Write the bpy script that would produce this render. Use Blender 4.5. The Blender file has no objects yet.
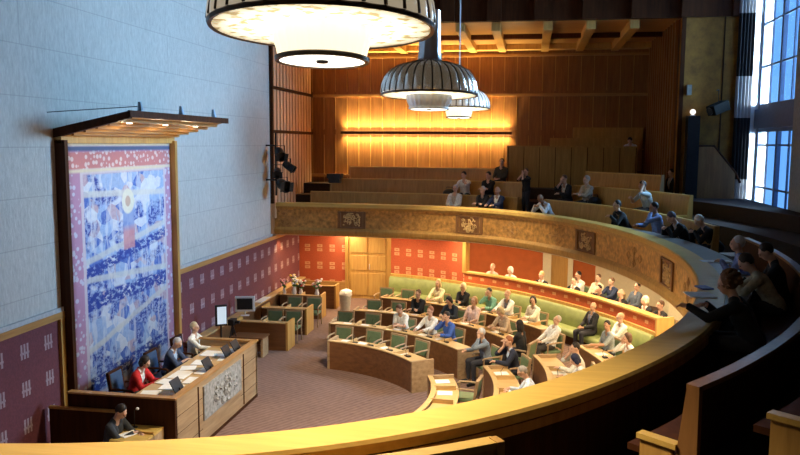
import bpy, bmesh, math, random
from mathutils import Vector, Matrix
random.seed(7)
C = bpy.context.scene.collection
PI = math.pi
# ------------------------------------------------------------------ camera model
F, HY, ROLL, VX, EYE = 766.0, 143.0, math.radians(.33), 530.0, 5.7
PITCH = math.atan((227.5-HY)/F); YAW = math.atan((VX-400)/F)
def ray(px, py):
    u = (px-400)/F; v = -(py-227.5)/F
    c, s = math.cos(ROLL), math.sin(ROLL)
    u, v = c*u-s*v, s*u+c*v
    cp, sp = math.cos(PITCH), math.sin(PITCH)
    y = cp+v*sp; z = -sp+v*cp
    cy, sy = math.cos(YAW), math.sin(YAW)
    return Vector((u*cy-y*sy, u*sy+y*cy, z))
def at(px, py, x=None, y=None, z=None):
    d = ray(px, py)
    t = (z-EYE)/d.z if z is not None else (x/d.x if x is not None else y/d.y)
    return Vector((d.x*t, d.y*t, EYE+d.z*t))
X_ = ray(400+1e4*1, 227.5)  # camera axes in the world
cam_fwd = ray(400, 227.5).normalized()
cam_right = (ray(500, 227.5)-ray(300, 227.5)).normalized()
cam_up = cam_right.cross(cam_fwd).normalized()
def proj(p):
    d = Vector(p)-Vector((0, 0, EYE))
    return (400+F*d.dot(cam_right)/d.dot(cam_fwd), 227.5-F*d.dot(cam_up)/d.dot(cam_fwd))
cam = bpy.data.cameras.new('camera'); co = bpy.data.objects.new('camera', cam); C.objects.link(co)
M = Matrix((cam_right, cam_up, -cam_fwd)).transposed().to_4x4(); M.translation = (0, 0, EYE)
co.matrix_world = M
cam.sensor_width = 36; cam.lens = 36*F/800; cam.clip_start = .05
bpy.context.scene.camera = co

# ------------------------------------------------------------------ materials
def newmat(name):
    m = bpy.data.materials.new(name); m.use_nodes = True
    nt = m.node_tree; nt.nodes.clear()
    o = nt.nodes.new('ShaderNodeOutputMaterial'); b = nt.nodes.new('ShaderNodeBsdfPrincipled')
    nt.links.new(b.outputs[0], o.inputs[0])
    return m, nt, b
def N(nt, t, **k):
    n = nt.nodes.new(t)
    for a, v in k.items():
        if a.startswith('i_'): n.inputs[a[2:].replace('_', ' ')].default_value = v
        else: setattr(n, a, v)
    return n
def ramp(nt, stops):
    r = nt.nodes.new('ShaderNodeValToRGB'); e = r.color_ramp.elements
    while len(e) < len(stops): e.new(.5)
    for x, (p, c) in zip(e, stops): x.position = p; x.color = (*c, 1)
    return r
def math_(nt, op, a, b=None, c=None):
    n = nt.nodes.new('ShaderNodeMath'); n.operation = op
    for i, v in enumerate((a, b, c)):
        if v is None: continue
        if hasattr(v, 'is_output') or hasattr(v, 'links'): nt.links.new(v, n.inputs[i])
        else: n.inputs[i].default_value = v
    return n.outputs[0]
def wood(name, c1, c2, axis='z', rough=.42, scale=1.0, spec=.4):
    m, nt, b = newmat(name)
    tc = N(nt, 'ShaderNodeTexCoord'); mp = N(nt, 'ShaderNodeMapping')
    s = {'x': (1.2, 14, 14), 'y': (14, 1.2, 14), 'z': (14, 14, 1.2)}[axis]
    mp.inputs['Scale'].default_value = [v*scale for v in s]
    nt.links.new(tc.outputs['Object'], mp.inputs['Vector'])
    n1 = N(nt, 'ShaderNodeTexNoise', i_Scale=1.0, i_Detail=5.0, i_Roughness=.65); nt.links.new(mp.outputs[0], n1.inputs['Vector'])
    n2 = N(nt, 'ShaderNodeTexNoise', i_Scale=.7, i_Detail=2.0); nt.links.new(tc.outputs['Object'], n2.inputs['Vector'])
    mix = math_(nt, 'ADD', math_(nt, 'MULTIPLY', n1.outputs[0], .7), math_(nt, 'MULTIPLY', n2.outputs[0], .3))
    r = ramp(nt, [(.32, c2), (.68, c1)]); nt.links.new(mix, r.inputs[0])
    nt.links.new(r.outputs[0], b.inputs['Base Color'])
    b.inputs['Roughness'].default_value = rough; b.inputs['Specular IOR Level'].default_value = spec
    return m
def plain(name, c, rough=.6, metal=0, noise=.12, nscale=12, spec=.4):
    m, nt, b = newmat(name)
    tc = N(nt, 'ShaderNodeTexCoord'); n = N(nt, 'ShaderNodeTexNoise', i_Scale=nscale, i_Detail=4.0)
    nt.links.new(tc.outputs['Object'], n.inputs['Vector'])
    r = ramp(nt, [(.3, [v*(1-noise) for v in c]), (.7, [min(1, v*(1+noise)) for v in c])])
    nt.links.new(n.outputs[0], r.inputs[0]); nt.links.new(r.outputs[0], b.inputs['Base Color'])
    b.inputs['Roughness'].default_value = rough; b.inputs['Metallic'].default_value = metal
    b.inputs['Specular IOR Level'].default_value = spec
    return m
def emit(name, c, s):
    m, nt, b = newmat(name)
    b.inputs['Base Color'].default_value = (*[v*.5 for v in c], 1)
    b.inputs['Emission Color'].default_value = (*c, 1); b.inputs['Emission Strength'].default_value = s
    return m

OAK = wood('oak', (.56, .32, .085), (.34, .175, .042), 'z')
OAKH = wood('oak_horizontal', (.50, .28, .09), (.31, .155, .045), 'x')
OAKY = wood('oak_lengthwise', (.50, .27, .085), (.31, .15, .042), 'y')
RAILW = wood('oak_rail', (.66, .44, .12), (.48, .29, .065), 'x', rough=.38)
BURL = plain('oak_burl', (.50, .26, .07), .42, noise=.42, nscale=9)
CARVED = plain('carved_oak', (.17, .085, .03), .5, noise=.3, nscale=20)
DARKW = wood('dark_and_shaded_wood', (.075, .024, .007), (.03, .009, .003), 'z', rough=.6, spec=.12)  # real dark wood; also oak benches with shade put into the colour
WALNUT = wood('desk_walnut', (.24, .105, .04), (.11, .045, .018), 'x', rough=.35)
DESKTOP = wood('desk_top_oak', (.62, .42, .19), (.45, .28, .11), 'x', rough=.4)
PALEOAK = wood('pale_oak', (.50, .35, .20), (.25, .155, .08), 'x', rough=.5)
PALEOAKY = wood('pale_oak_boards', (.46, .32, .18), (.22, .135, .07), 'y', rough=.45)
PANELW = wood('wall_panel_oak', (.34, .15, .042), (.18, .072, .020), 'z', rough=.45)
SLATW = wood('slat_oak', (.42, .21, .09), (.25, .115, .045), 'z')
LITOAK = wood('lit_oak', (.62, .38, .11), (.42, .22, .06), 'z', rough=.5)  # lighter copy of the oak, the lit look put into its colour
GREEN = plain('green_leather', (.24, .28, .10), .45, noise=.15, nscale=5)
DGREEN = plain('chair_green_leather', (.15, .22, .12), .4, noise=.15, nscale=7)
BLUEUP = plain('blue_upholstery', (.04, .075, .15), .6)
PAPER = plain('paper', (.85, .83, .78), .8, noise=.05)
PAPERB = plain('paper_blue_white', (.72, .76, .82), .8, noise=.05)
BLACK = plain('black_plastic', (.012, .012, .014), .4)
BLACKM = plain('black_metal', (.02, .02, .022), .35, metal=.3)
WHITEP = plain('white_plastic', (.75, .75, .75), .4, noise=.03)
STEEL = plain('satin_aluminium', (.74, .75, .78), .3, metal=.55, noise=.05)
DSTEEL = plain('dark_rim_metal', (.13, .10, .08), .3, metal=.8)
STONEREL = plain('grey_relief_stone', (.27, .265, .25), .7, noise=.35)
CREAM = plain('cream_paint', (.75, .68, .48), .6, noise=.04)
SCREEN = emit('screen_white', (.75, .88, 1), .55)

def m_plaster():
    m, nt, b = newmat('grey_stippled_plaster')
    tc = N(nt, 'ShaderNodeTexCoord'); mp = N(nt, 'ShaderNodeMapping'); mp.inputs['Scale'].default_value = (22, 22, 6)
    nt.links.new(tc.outputs['Object'], mp.inputs[0])
    n = N(nt, 'ShaderNodeTexNoise', i_Scale=1.0, i_Detail=6.0, i_Roughness=.7); nt.links.new(mp.outputs[0], n.inputs['Vector'])
    n2 = N(nt, 'ShaderNodeTexNoise', i_Scale=.35, i_Detail=3.0); nt.links.new(tc.outputs['Object'], n2.inputs['Vector'])
    r = ramp(nt, [(.25, (.33, .34, .33)), (.75, (.60, .61, .59))])
    nt.links.new(math_(nt, 'ADD', math_(nt, 'MULTIPLY', n.outputs[0], .75), math_(nt, 'MULTIPLY', n2.outputs[0], .25)), r.inputs[0])
    sp = N(nt, 'ShaderNodeSeparateXYZ'); nt.links.new(tc.outputs['Object'], sp.inputs[0])
    # day joints: thin horizontal lines every 0.849 m
    fr = math_(nt, 'FRACT', math_(nt, 'DIVIDE', math_(nt, 'SUBTRACT', sp.outputs[2], 4.735-8.49), .849))
    row = math_(nt, 'FLOOR', math_(nt, 'DIVIDE', math_(nt, 'SUBTRACT', sp.outputs[2], 4.735-8.49), .849))
    ln = math_(nt, 'LESS_THAN', fr, .022)
    wn = N(nt, 'ShaderNodeTexWhiteNoise', noise_dimensions='1D'); nt.links.new(row, wn.inputs['W'])
    fy = math_(nt, 'FRACT', math_(nt, 'ADD', math_(nt, 'DIVIDE', sp.outputs[1], 5.3), wn.outputs[0]))
    lv = math_(nt, 'LESS_THAN', fy, .004)
    l = math_(nt, 'MAXIMUM', ln, lv)
    mx = N(nt, 'ShaderNodeMix', data_type='RGBA'); mx.inputs[7].default_value = (.27, .27, .27, 1)
    nt.links.new(math_(nt, 'MULTIPLY', l, .45), mx.inputs[0]); nt.links.new(r.outputs[0], mx.inputs[6]); nt.links.new(mx.outputs[2], b.inputs['Base Color'])
    bp = N(nt, 'ShaderNodeBump', i_Strength=.35, i_Distance=.03); nt.links.new(n.outputs[0], bp.inputs['Height']); nt.links.new(bp.outputs[0], b.inputs['Normal'])
    b.inputs['Roughness'].default_value = .85
    return m
PLASTER = m_plaster()
def m_fabric(name, base, mot, cu=.65, cv=.65, kind='tower', v0=.0, u0=0.0):
    """wall cloth with a woven repeat motif; UV in metres"""
    m, nt, b = newmat(name)
    uv = N(nt, 'ShaderNodeUVMap'); sp = N(nt, 'ShaderNodeSeparateXYZ'); nt.links.new(uv.outputs[0], sp.inputs[0])
    fu = math_(nt, 'SUBTRACT', math_(nt, 'FRACT', math_(nt, 'DIVIDE', math_(nt, 'SUBTRACT', sp.outputs[0], u0), cu)), .5)
    fv = math_(nt, 'SUBTRACT', math_(nt, 'FRACT', math_(nt, 'DIVIDE', math_(nt, 'SUBTRACT', sp.outputs[1], v0), cv)), .5)
    au = math_(nt, 'MULTIPLY', math_(nt, 'ABSOLUTE', fu), cu); 
    vv = math_(nt, 'MULTIPLY', fv, cv)
    av = math_(nt, 'ABSOLUTE', vv)
    if kind == 'tower':   # three little bars standing on a common foot
        bar = math_(nt, 'LESS_THAN', math_(nt, 'ABSOLUTE', math_(nt, 'SUBTRACT', math_(nt, 'FRACT', math_(nt, 'DIVIDE', math_(nt, 'ADD', math_(nt, 'MULTIPLY', fu, cu), .12), .08)), .5)), .30)
        inside = math_(nt, 'MULTIPLY', math_(nt, 'LESS_THAN', au, .12), math_(nt, 'LESS_THAN', av, .13))
        foot = math_(nt, 'LESS_THAN', math_(nt, 'ABSOLUTE', math_(nt, 'ADD', vv, .03)), .02)
        msk = math_(nt, 'MULTIPLY', inside, math_(nt, 'MAXIMUM', bar, foot))
    elif kind == 'rect':
        msk = math_(nt, 'MULTIPLY', math_(nt, 'LESS_THAN', au, .075), math_(nt, 'LESS_THAN', av, .045))
    else:                 # two small squares one over the other
        fv2 = math_(nt, 'ABSOLUTE', math_(nt, 'SUBTRACT', av, .075))
        msk = math_(nt, 'MULTIPLY', math_(nt, 'LESS_THAN', au, .10), math_(nt, 'LESS_THAN', fv2, .055))
        inn = math_(nt, 'MULTIPLY', math_(nt, 'LESS_THAN', au, .045), math_(nt, 'LESS_THAN', fv2, .02))
        msk = math_(nt, 'SUBTRACT', msk, math_(nt, 'MULTIPLY', inn, .6))
    tc = N(nt, 'ShaderNodeTexCoord'); n = N(nt, 'ShaderNodeTexNoise', i_Scale=30.0, i_Detail=3.0); nt.links.new(tc.outputs['Object'], n.inputs['Vector'])
    r = ramp(nt, [(.3, [v*.85 for v in base]), (.7, [v*1.15 for v in base])]); nt.links.new(n.outputs[0], r.inputs[0])
    mx = N(nt, 'ShaderNodeMix', data_type='RGBA'); mx.inputs[7].default_value = (*mot, 1)
    nt.links.new(math_(nt, 'MULTIPLY', msk, math_(nt, 'ADD', math_(nt, 'MULTIPLY', n.outputs[0], .6), .35)), mx.inputs[0]); nt.links.new(r.outputs[0], mx.inputs[6]); nt.links.new(mx.outputs[2], b.inputs['Base Color'])
    b.inputs['Roughness'].default_value = .85
    return m
REDL = m_fabric('shaded_red_cloth', (.14, .034, .045), (.44, .34, .37), v0=.525, u0=.125)  # red wall cloth with low bluish shade put into its colour
REDF = m_fabric('lit_red_cloth', (.42, .08, .028), (.66, .38, .2), cu=.47, kind='sq', v0=.22)  # same red cloth with warm light put into its colour
REDP = m_fabric('lit_red_parapet_cloth', (.50, .10, .025), (.80, .45, .2), cu=.50, cv=.9, kind='rect', v0=.76)  # parapet cloth, warm light put into its red as well
def m_carpet():
    m, nt, b = newmat('mauve_carpet')
    tc = N(nt, 'ShaderNodeTexCoord'); mp = N(nt, 'ShaderNodeMapping'); mp.inputs['Rotation'].default_value = (0, 0, .6)
    nt.links.new(tc.outputs['Object'], mp.inputs[0])
    w = N(nt, 'ShaderNodeTexWave', i_Scale=2.6, i_Distortion=1.0); nt.links.new(mp.outputs[0], w.inputs[0])
    n = N(nt, 'ShaderNodeTexNoise', i_Scale=9.0, i_Detail=5.0); nt.links.new(tc.outputs['Object'], n.inputs['Vector'])
    n2 = N(nt, 'ShaderNodeTexNoise', i_Scale=.8, i_Detail=2.0); nt.links.new(tc.outputs['Object'], n2.inputs['Vector'])
    a = math_(nt, 'ADD', math_(nt, 'MULTIPLY', w.outputs[1], .25), math_(nt, 'ADD', math_(nt, 'MULTIPLY', n.outputs[0], .5), math_(nt, 'MULTIPLY', n2.outputs[0], .25)))
    r = ramp(nt, [(.25, (.13, .075, .062)), (.75, (.27, .165, .135))]); nt.links.new(a, r.inputs[0]); nt.links.new(r.outputs[0], b.inputs['Base Color'])
    b.inputs['Roughness'].default_value = .95
    return m
CARPET = m_carpet()
def m_brownstone():
    m, nt, b = newmat('brown_wall_cloth')
    tc = N(nt, 'ShaderNodeTexCoord'); n = N(nt, 'ShaderNodeTexNoise', i_Scale=3.0, i_Detail=8.0, i_Roughness=.7); nt.links.new(tc.outputs['Object'], n.inputs['Vector'])
    r = ramp(nt, [(.3, (.16, .065, .006)), (.7, (.38, .165, .015))]); nt.links.new(n.outputs[0], r.inputs[0]); nt.links.new(r.outputs[0], b.inputs['Base Color'])
    b.inputs['Roughness'].default_value = .8
    return m
BROWN = m_brownstone()

# ------------------------------------------------------------------ mesh builder
class MB:
    def __init__(s): s.v = []; s.f = []; s.uv = []
    def add(s, vs, fs, uvs=None):
        o = len(s.v); s.v += [tuple(v) for v in vs]
        for i, f in enumerate(fs):
            s.f.append([o+j for j in f]); s.uv.append(uvs[i] if uvs else None)
    def box(s, x0, x1, y0, y1, z0, z1, T=None):
        vs = [(x, y, z) for z in (z0, z1) for x, y in ((x0, y0), (x1, y0), (x1, y1), (x0, y1))]
        uvs = [(v[0]+v[1], v[2]) for v in vs]
        if T: vs = [T @ Vector(v) for v in vs]
        fs = [(3, 2, 1, 0), (4, 5, 6, 7), (0, 1, 5, 4), (1, 2, 6, 5), (2, 3, 7, 6), (3, 0, 4, 7)]
        s.add(vs, fs, [[uvs[j] for j in f] for f in fs]); return s
    def cbox(s, c, d, T=None):
        return s.box(c[0]-d[0]/2, c[0]+d[0]/2, c[1]-d[1]/2, c[1]+d[1]/2, c[2]-d[2]/2, c[2]+d[2]/2, T)
    def prism(s, poly, z0, z1, T=None):
        n = len(poly); vs = [(x, y, z0) for x, y in poly]+[(x, y, z1) for x, y in poly]
        if T: vs = [T @ Vector(v) for v in vs]
        s.add(vs, [list(range(n))[::-1], list(range(n, 2*n))]+[(i, (i+1) % n, n+(i+1) % n, n+i) for i in range(n)]); return s
    def tube(s, pts, r, seg=8, T=None, caps=True):
        pts = [Vector(p) for p in pts]; rs = r if isinstance(r, (list, tuple)) else [r]*len(pts)
        vs = []; up = Vector((0, 0, 1))
        for i, p in enumerate(pts):
            d = (pts[min(i+1, len(pts)-1)]-pts[max(i-1, 0)]).normalized()
            a = d.cross(up if abs(d.z) < .9 else Vector((1, 0, 0))).normalized(); b = d.cross(a)
            for k in range(seg):
                t = 2*PI*k/seg; vs.append(p+(a*math.cos(t)+b*math.sin(t))*rs[i])
        if T: vs = [T @ v for v in vs]
        fs = [(i*seg+k, (i+1)*seg+k, (i+1)*seg+(k+1) % seg, i*seg+(k+1) % seg) for i in range(len(pts)-1) for k in range(seg)]
        if caps: fs += [list(range(seg)), list(range((len(pts)-1)*seg, len(pts)*seg))[::-1]]
        s.add(vs, fs); return s
    def lathe(s, prof, seg=24, c=(0, 0, 0), flute=None, a0=0, T=None):
        vs = []
        for j, (r, z) in enumerate(prof):
            for k in range(seg):
                t = 2*PI*k/seg+a0; rr = r*(flute(t, j) if flute else 1)
                vs.append(Vector((c[0]+rr*math.cos(t), c[1]+rr*math.sin(t), c[2]+z)))
        if T: vs = [T @ v for v in vs]
        fs = [(j*seg+k, j*seg+(k+1) % seg, (j+1)*seg+(k+1) % seg, (j+1)*seg+k) for j in range(len(prof)-1) for k in range(seg)]
        s.add(vs, fs); return s
    def ell(s, c, r, seg=14, rings=9, T=None):
        vs = [Vector((c[0], c[1], c[2]-r[2]))]
        for j in range(1, rings):
            p = PI*j/rings-PI/2
            for k in range(seg):
                t = 2*PI*k/seg; vs.append(Vector((c[0]+r[0]*math.cos(p)*math.cos(t), c[1]+r[1]*math.cos(p)*math.sin(t), c[2]+r[2]*math.sin(p))))
        vs.append(Vector((c[0], c[1], c[2]+r[2])))
        if T: vs = [T @ v for v in vs]
        n = len(vs); fs = [(0, 1+(k+1) % seg, 1+k) for k in range(seg)]
        fs += [(1+(j-1)*seg+k, 1+(j-1)*seg+(k+1) % seg, 1+j*seg+(k+1) % seg, 1+j*seg+k) for j in range(1, rings-1) for k in range(seg)]
        fs += [(n-1, 1+(rings-2)*seg+k, 1+(rings-2)*seg+(k+1) % seg) for k in range(seg)]
        s.add(vs, fs); return s
    def sweep(s, path, prof, clampx=None):
        """path: [(pos2, normal2)], prof: closed [(offset, z)]; UV = (arc length, z)"""
        n = len(prof); vs = []; L = [0]
        for i, (p, q) in enumerate(path):
            if i: L.append(L[-1]+(p-path[i-1][0]).length)
            for o, z in prof:
                w = p+q*o
                vs.append((min(w.x, clampx) if clampx else w.x, w.y, z))
        fs = []; uvs = []
        for i in range(len(path)-1):
            for k in range(n):
                k2 = (k+1) % n; f = (i*n+k, (i+1)*n+k, (i+1)*n+k2, i*n+k2); fs.append(f)
                uvs.append([(L[j//n], prof[j % n][1]) for j in f])
        for f in (list(range(n))[::-1], list(range((len(path)-1)*n, len(path)*n))): fs.append(f); uvs.append([(prof[j % n][0], prof[j % n][1]) for j in f])
        s.add(vs, fs, uvs); return s
    def mesh(s, name, mat, smooth=False, sharp=None):
        me = bpy.data.meshes.new(name); me.from_pydata(s.v, [], s.f)
        if any(u for u in s.uv):
            ul = me.uv_layers.new(name='UVMap'); i = 0
            for f, u in zip(s.f, s.uv):
                for j in range(len(f)):
                    if u: ul.data[i].uv = u[j]
                    i += 1
        bm = bmesh.new(); bm.from_mesh(me); bmesh.ops.recalc_face_normals(bm, faces=bm.faces); bm.to_mesh(me); bm.free()
        if mat: me.materials.append(mat)
        if smooth: me.shade_smooth()
        if smooth and sharp: me.set_sharp_from_angle(angle=sharp)
        return me
    def build(s, name, mat, parent=None, smooth=False, bevel=0, sharp=.7):
        me = s.mesh(name, mat, smooth, sharp); o = bpy.data.objects.new(name, me); C.objects.link(o)
        if parent: o.parent = parent
        if bevel:
            b = o.modifiers.new('bevel', 'BEVEL'); b.width = bevel; b.segments = 2; b.limit_method = 'ANGLE'
        return o
def tag(o, label, cat, group=None, kind=None):
    if label: o['label'] = label
    if cat: o['category'] = cat
    if group: o['group'] = group
    if kind: o['kind'] = kind
    return o
def thing(name, label, cat, loc=(0, 0, 0), rz=0, group=None):
    o = bpy.data.objects.new(name, None); C.objects.link(o); o.location = loc; o.rotation_euler = (0, 0, rz); o.empty_display_size = .2
    return tag(o, label, cat, group)
def struct(o): o['kind'] = 'structure'; return o
def dup(root, loc, rz=0, label=None, group=None):
    r = root.copy(); C.objects.link(r); r.location = loc; r.rotation_euler = (0, 0, rz)
    if label: r['label'] = label
    if group: r['group'] = group
    for ch in list(root.children):
        c = ch.copy(); C.objects.link(c); c.parent = r
        for g in ch.children:
            d = g.copy(); C.objects.link(d); d.parent = c
    return r
def V2(x, y): return Vector((x, y))
def resample(pts, step):
    out = [pts[0]]; acc = 0
    for a, b in zip(pts, pts[1:]):
        L = (b-a).length; t = step-acc
        while t <= L: out.append(a+(b-a)*(t/L)); t += step
        acc = (acc+L) % step
    out.append(pts[-1]); return out
def with_normals(pts, outward):
    res = []
    for i, p in enumerate(pts):
        d = (pts[min(i+1, len(pts)-1)]-pts[max(i-1, 0)]).normalized(); n = Vector((d.y, -d.x))
        if n.dot(p-outward) < 0: n = -n
        res.append((p, n))
    return res
def arc(cx, cy, R, a0, a1, step=3):
    n = max(2, int(abs(a1-a0)/step)+1); r = []
    for i in range(n+1):
        a = math.radians(a0+(a1-a0)*i/n); r.append((V2(cx+R*math.cos(a), cy+R*math.sin(a)), V2(math.cos(a), math.sin(a))))
    return r

# ------------------------------------------------------------------ balcony curve (a horseshoe standing on the tapestry wall)
WX = -8.38
half = [(WX, 4.10), (-6.8, 4.12), (-5.3, 4.18), (-4.2, 4.25), (-3.39, 4.33), (-2.87, 4.43), (-1.9, 4.75), (-1.41, 4.99), (-.89, 5.32), (-.2, 5.93), (.3, 6.48), (.75, 7.13), (1.31, 8.04), (1.72, 8.9), (2.05, 9.85), (2.4, 11.2), (2.58, 12.3), (2.67, 13.4), (2.69, 14.2)]
pts = [V2(*p) for p in half]+[V2(x, 28.4-y) for x, y in half[::-1][1:]]
pts = resample(pts, .22)
for _ in range(14): pts = [pts[0]]+[(pts[i-1]+pts[i]*2+pts[i+1])/4 for i in range(1, len(pts)-1)]+[pts[-1]]
RIM = with_normals(pts, V2(-8, 14.2)); NR = len(RIM); TOP = 3.715
def rim_index(px, off, z, far=True):
    """index on the rim whose offset point is seen at column px"""
    best = None
    for i, (p, n) in enumerate(RIM):
        if (p.y > 14.2) != far: continue
        w = p+n*off
        if w.y < 1: continue
        d = abs(proj((w.x, w.y, z))[0]-px)
        if best is None or d < best[0]: best = (d, i)
    return best[1]
def rim_px(px, py, off, z):
    def e(i): w = RIM[i][0]+RIM[i][1]*off; u = proj((w.x, w.y, z)); return math.hypot(u[0]-px, u[1]-py) if w.y > .8 else 1e9
    return min(range(NR), key=e)
def rim_near(pt, off):
    return min(range(NR), key=lambda i: ((RIM[i][0]+RIM[i][1]*off)-V2(pt[0], pt[1])).length)
def sub(i0, i1, off=0): return [(RIM[i][0]+RIM[i][1]*off, RIM[i][1]) for i in range(i0, i1+1)]

balc = thing('balcony', 'curved oak balcony front sweeping round the council chamber', 'balcony', (2.8, 14.2, 2.65))
def bl(o): o.location = Vector(o.location)-Vector(balc.location); return o
bl(MB().sweep(RIM, [(-.02, 3.60), (-.02, 3.69), (0, TOP), (.34, TOP), (.36, 3.69), (.36, 3.62)]).build('top_rail', RAILW, balc, True, sharp=.5))
bl(MB().sweep(RIM, [(.03, 3.52), (-.0, 3.56), (-.01, 3.60), (.34, 3.60), (.34, 3.52)]).build('cornice', OAK, balc, True, sharp=.4))
bl(MB().sweep(RIM, [(.08, 2.90), (.08, 3.46), (.05, 3.52), (.30, 3.52), (.30, 2.90)]).build('front_panel', BURL, balc, True, sharp=.5))
bl(MB().sweep(RIM, [(.16, 2.62), (.06, 2.66), (.02, 2.74), (.02, 2.82), (.08, 2.90), (.30, 2.90), (.30, 2.62)]).build('lower_moulding', OAK, balc, True, sharp=.5))
bl(MB().sweep(RIM, [(.30, 2.95), (.30, 3.6), (.335, 3.6), (.335, 2.95)]).build('back_panel', DARKW, balc, True, sharp=.5))
# vertical stiles and carved panels on the balcony front
MIDW0 = wood('brown_frame_oak', (.27, .125, .04), (.16, .07, .022), 'z'); HICARVE = plain('carved_highlights', (.58, .38, .15), .5, noise=.3, nscale=20)
def vine(mb, w, h, T, seed, r=.012):
    rnd = random.Random(seed)
    for k in range(9):
        cx = rnd.uniform(-w*.36, w*.36); cy = rnd.uniform(-h*.4, h*.4); R = rnd.uniform(.05, .12)*min(w, h)*2; a = rnd.uniform(0, 6.3); sgn = rnd.choice((-1, 1))
        P = []
        for i in range(12):
            t = i/11; rr = R*(1-.75*t); P.append(Vector((max(-w/2, min(w/2, cx+rr*math.cos(a+sgn*5.5*t))), .0, max(-h/2, min(h/2, cy+rr*math.sin(a+sgn*5.5*t))))))
        mb.tube(P, [r*(1.3-.8*i/11) for i in range(12)], 6, T=T)
    for k in range(10):
        mb.ell((rnd.uniform(-w*.42, w*.42), 0, rnd.uniform(-h*.42, h*.42)), (rnd.uniform(.02, .05), .014, rnd.uniform(.02, .05)), 8, 6, T=T)
def face_T(p, n, z):
    """local x along the curve, local y outwards from the panel face, z up"""
    t = Vector((-n.y, n.x, 0)); m = Matrix((t, Vector((-n.x, -n.y, 0)), Vector((0, 0, 1)))).transposed().to_4x4()
    m.translation = (p.x, p.y, z); return m
carv_px = [(350, True), (472.5, True), (586, True), (669, True)]
cidx = [rim_index(px, .08, 3.2, far) for px, far in carv_px]
step = cidx[0]-cidx[1]
step = int(round((cidx[0]-cidx[3])/3))
cidx = sorted(set(cidx+[cidx[3]-step*k for k in range(1, 7) if cidx[3]-step*k > 3]+[cidx[0]+step] if cidx[0]+step < NR-3 else cidx+[cidx[3]-step*k for k in range(1, 7) if cidx[3]-step*k > 3]))
for j, i in enumerate(cidx):
    p, n = RIM[i]; T = face_T(p+n*.08, n, 3.18)
    fr = MB()
    for s in (-1, 1): fr.box(s*.42-.05, s*.42+.05, -.02, .045, -.27, .28, T)
    fr.box(-.37, .37, -.02, .04, -.27, -.235, T); fr.box(-.37, .37, -.02, .04, .245, .28, T)
    fr.box(-.36, .36, -.02, .012, -.235, .245, T)
    q = MB(); vine(q, .66, .46, T @ Matrix.Translation((0, .02, 0)), 20+j, .016); vine(q, .66, .46, T @ Matrix.Translation((0, .02, 0)), 60+j, .013)
    a = bl(fr.build('panel_frame', MIDW0, balc)); b = q.build('carving', HICARVE, a)
for i in range(6, NR-2, 9):   # flat lozenge inlays between the carved panels
    if min(abs(i-k) for k in cidx) < 5: continue
    p, n = RIM[i]; T = face_T(p+n*.08, n, 3.18)
    q = MB()
    for (cx, cz) in ((-.34, 0), (.34, 0), (0, .14), (0, -.14)):
        for a, b in (((-.12, 0), (0, .09)), ((0, .09), (.12, 0)), ((.12, 0), (0, -.09)), ((0, -.09), (-.12, 0))):
            q.tube([(cx+a[0], .006, cz+a[1]), (cx+b[0], .006, cz+b[1])], .008, 4, T=T)
    q.tube([(-.46, .006, 0), (.46, .006, 0)], .006, 4, T=T).tube([(0, .006, -.23), (0, .006, .23)], .006, 4, T=T)
    bl(q.build('inlay', OAKH, balc))

# ------------------------------------------------------------------ shell
def S(name, mb, mat, **k): return struct(mb.build(name, mat, **k))
S('floor', MB().box(-8.6, 6.2, -1, 29, -.1, 0), CARPET)
S('wall_left', MB().box(-8.62, WX, -2.6, 23.98, 2.68, 12.2), PLASTER)
S('wall_left_base', MB().box(-8.62, WX, -2.6, 12.5, 0, 2.5).box(-8.62, WX, 16.9, 27.1, 0, 2.5).box(-8.62, WX, 12.5, 16.9, 0, 2.68), REDL)
S('trim_1', MB().box(-8.62, WX+.07, -2.6, 12.50, 2.5, 2.62).box(-8.62, WX+.07, 16.92, 27.1, 2.5, 2.62), OAKY)
S('trim_2', MB().box(-8.62, WX+.05, -2.6, 12.50, 2.62, 2.7).box(-8.62, WX+.05, 16.92, 24.0, 2.62, 2.7), plain('blue_grey_ledge', (.42, .43, .45), .7))
S('trim_3', MB().box(WX-.02, WX+.06, 12.38, 12.5, 0, 2.5).box(WX-.02, WX+.06, 16.92, 17.02, 0, 2.5), OAK)
S('baseboard_left', MB().box(WX-.02, WX+.05, -2.6, 12.4, 0, .12).box(WX-.02, WX+.05, 17.02, 27.1, 0, .12), OAKY)
# lower back wall with door
S('wall_back', MB().box(-8.6, -6.6, 27.1, 27.3, 0, 2.66).box(-8.6, -4.7, 27.1, 27.3, 2.55, 2.66), REDF)
S('baseboard_back', MB().box(-8.4, -6.62, 27.02, 27.1, 0, .62), OAKH)
dr = struct(MB().box(-6.5, -5.05, 27.16, 27.22, 0, 2.5).build('door_1', LITOAK))
for (x0, x1) in ((-6.42, -5.81), (-5.75, -5.13)):
    for (z0, z1) in ((.12, .95), (1.05, 1.6), (1.7, 2.4)):
        MB().box(x0, x1, 27.12, 27.17, z0, z1).build('door_panel', LITOAK, dr, bevel=.012)
MB().tube([(-5.72, 27.08, 1.1), (-5.72, 27.08, 1.3)], .015).build('door_handle', STEEL, dr)
S('trim_4', MB().box(-6.62, -6.5, 27.02, 27.25, 0, 2.66).box(-5.05, -4.88, 27.02, 27.25, 0, 2.66).box(-6.5, -5.05, 27.02, 27.25, 2.5, 2.66), OAK)
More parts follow.
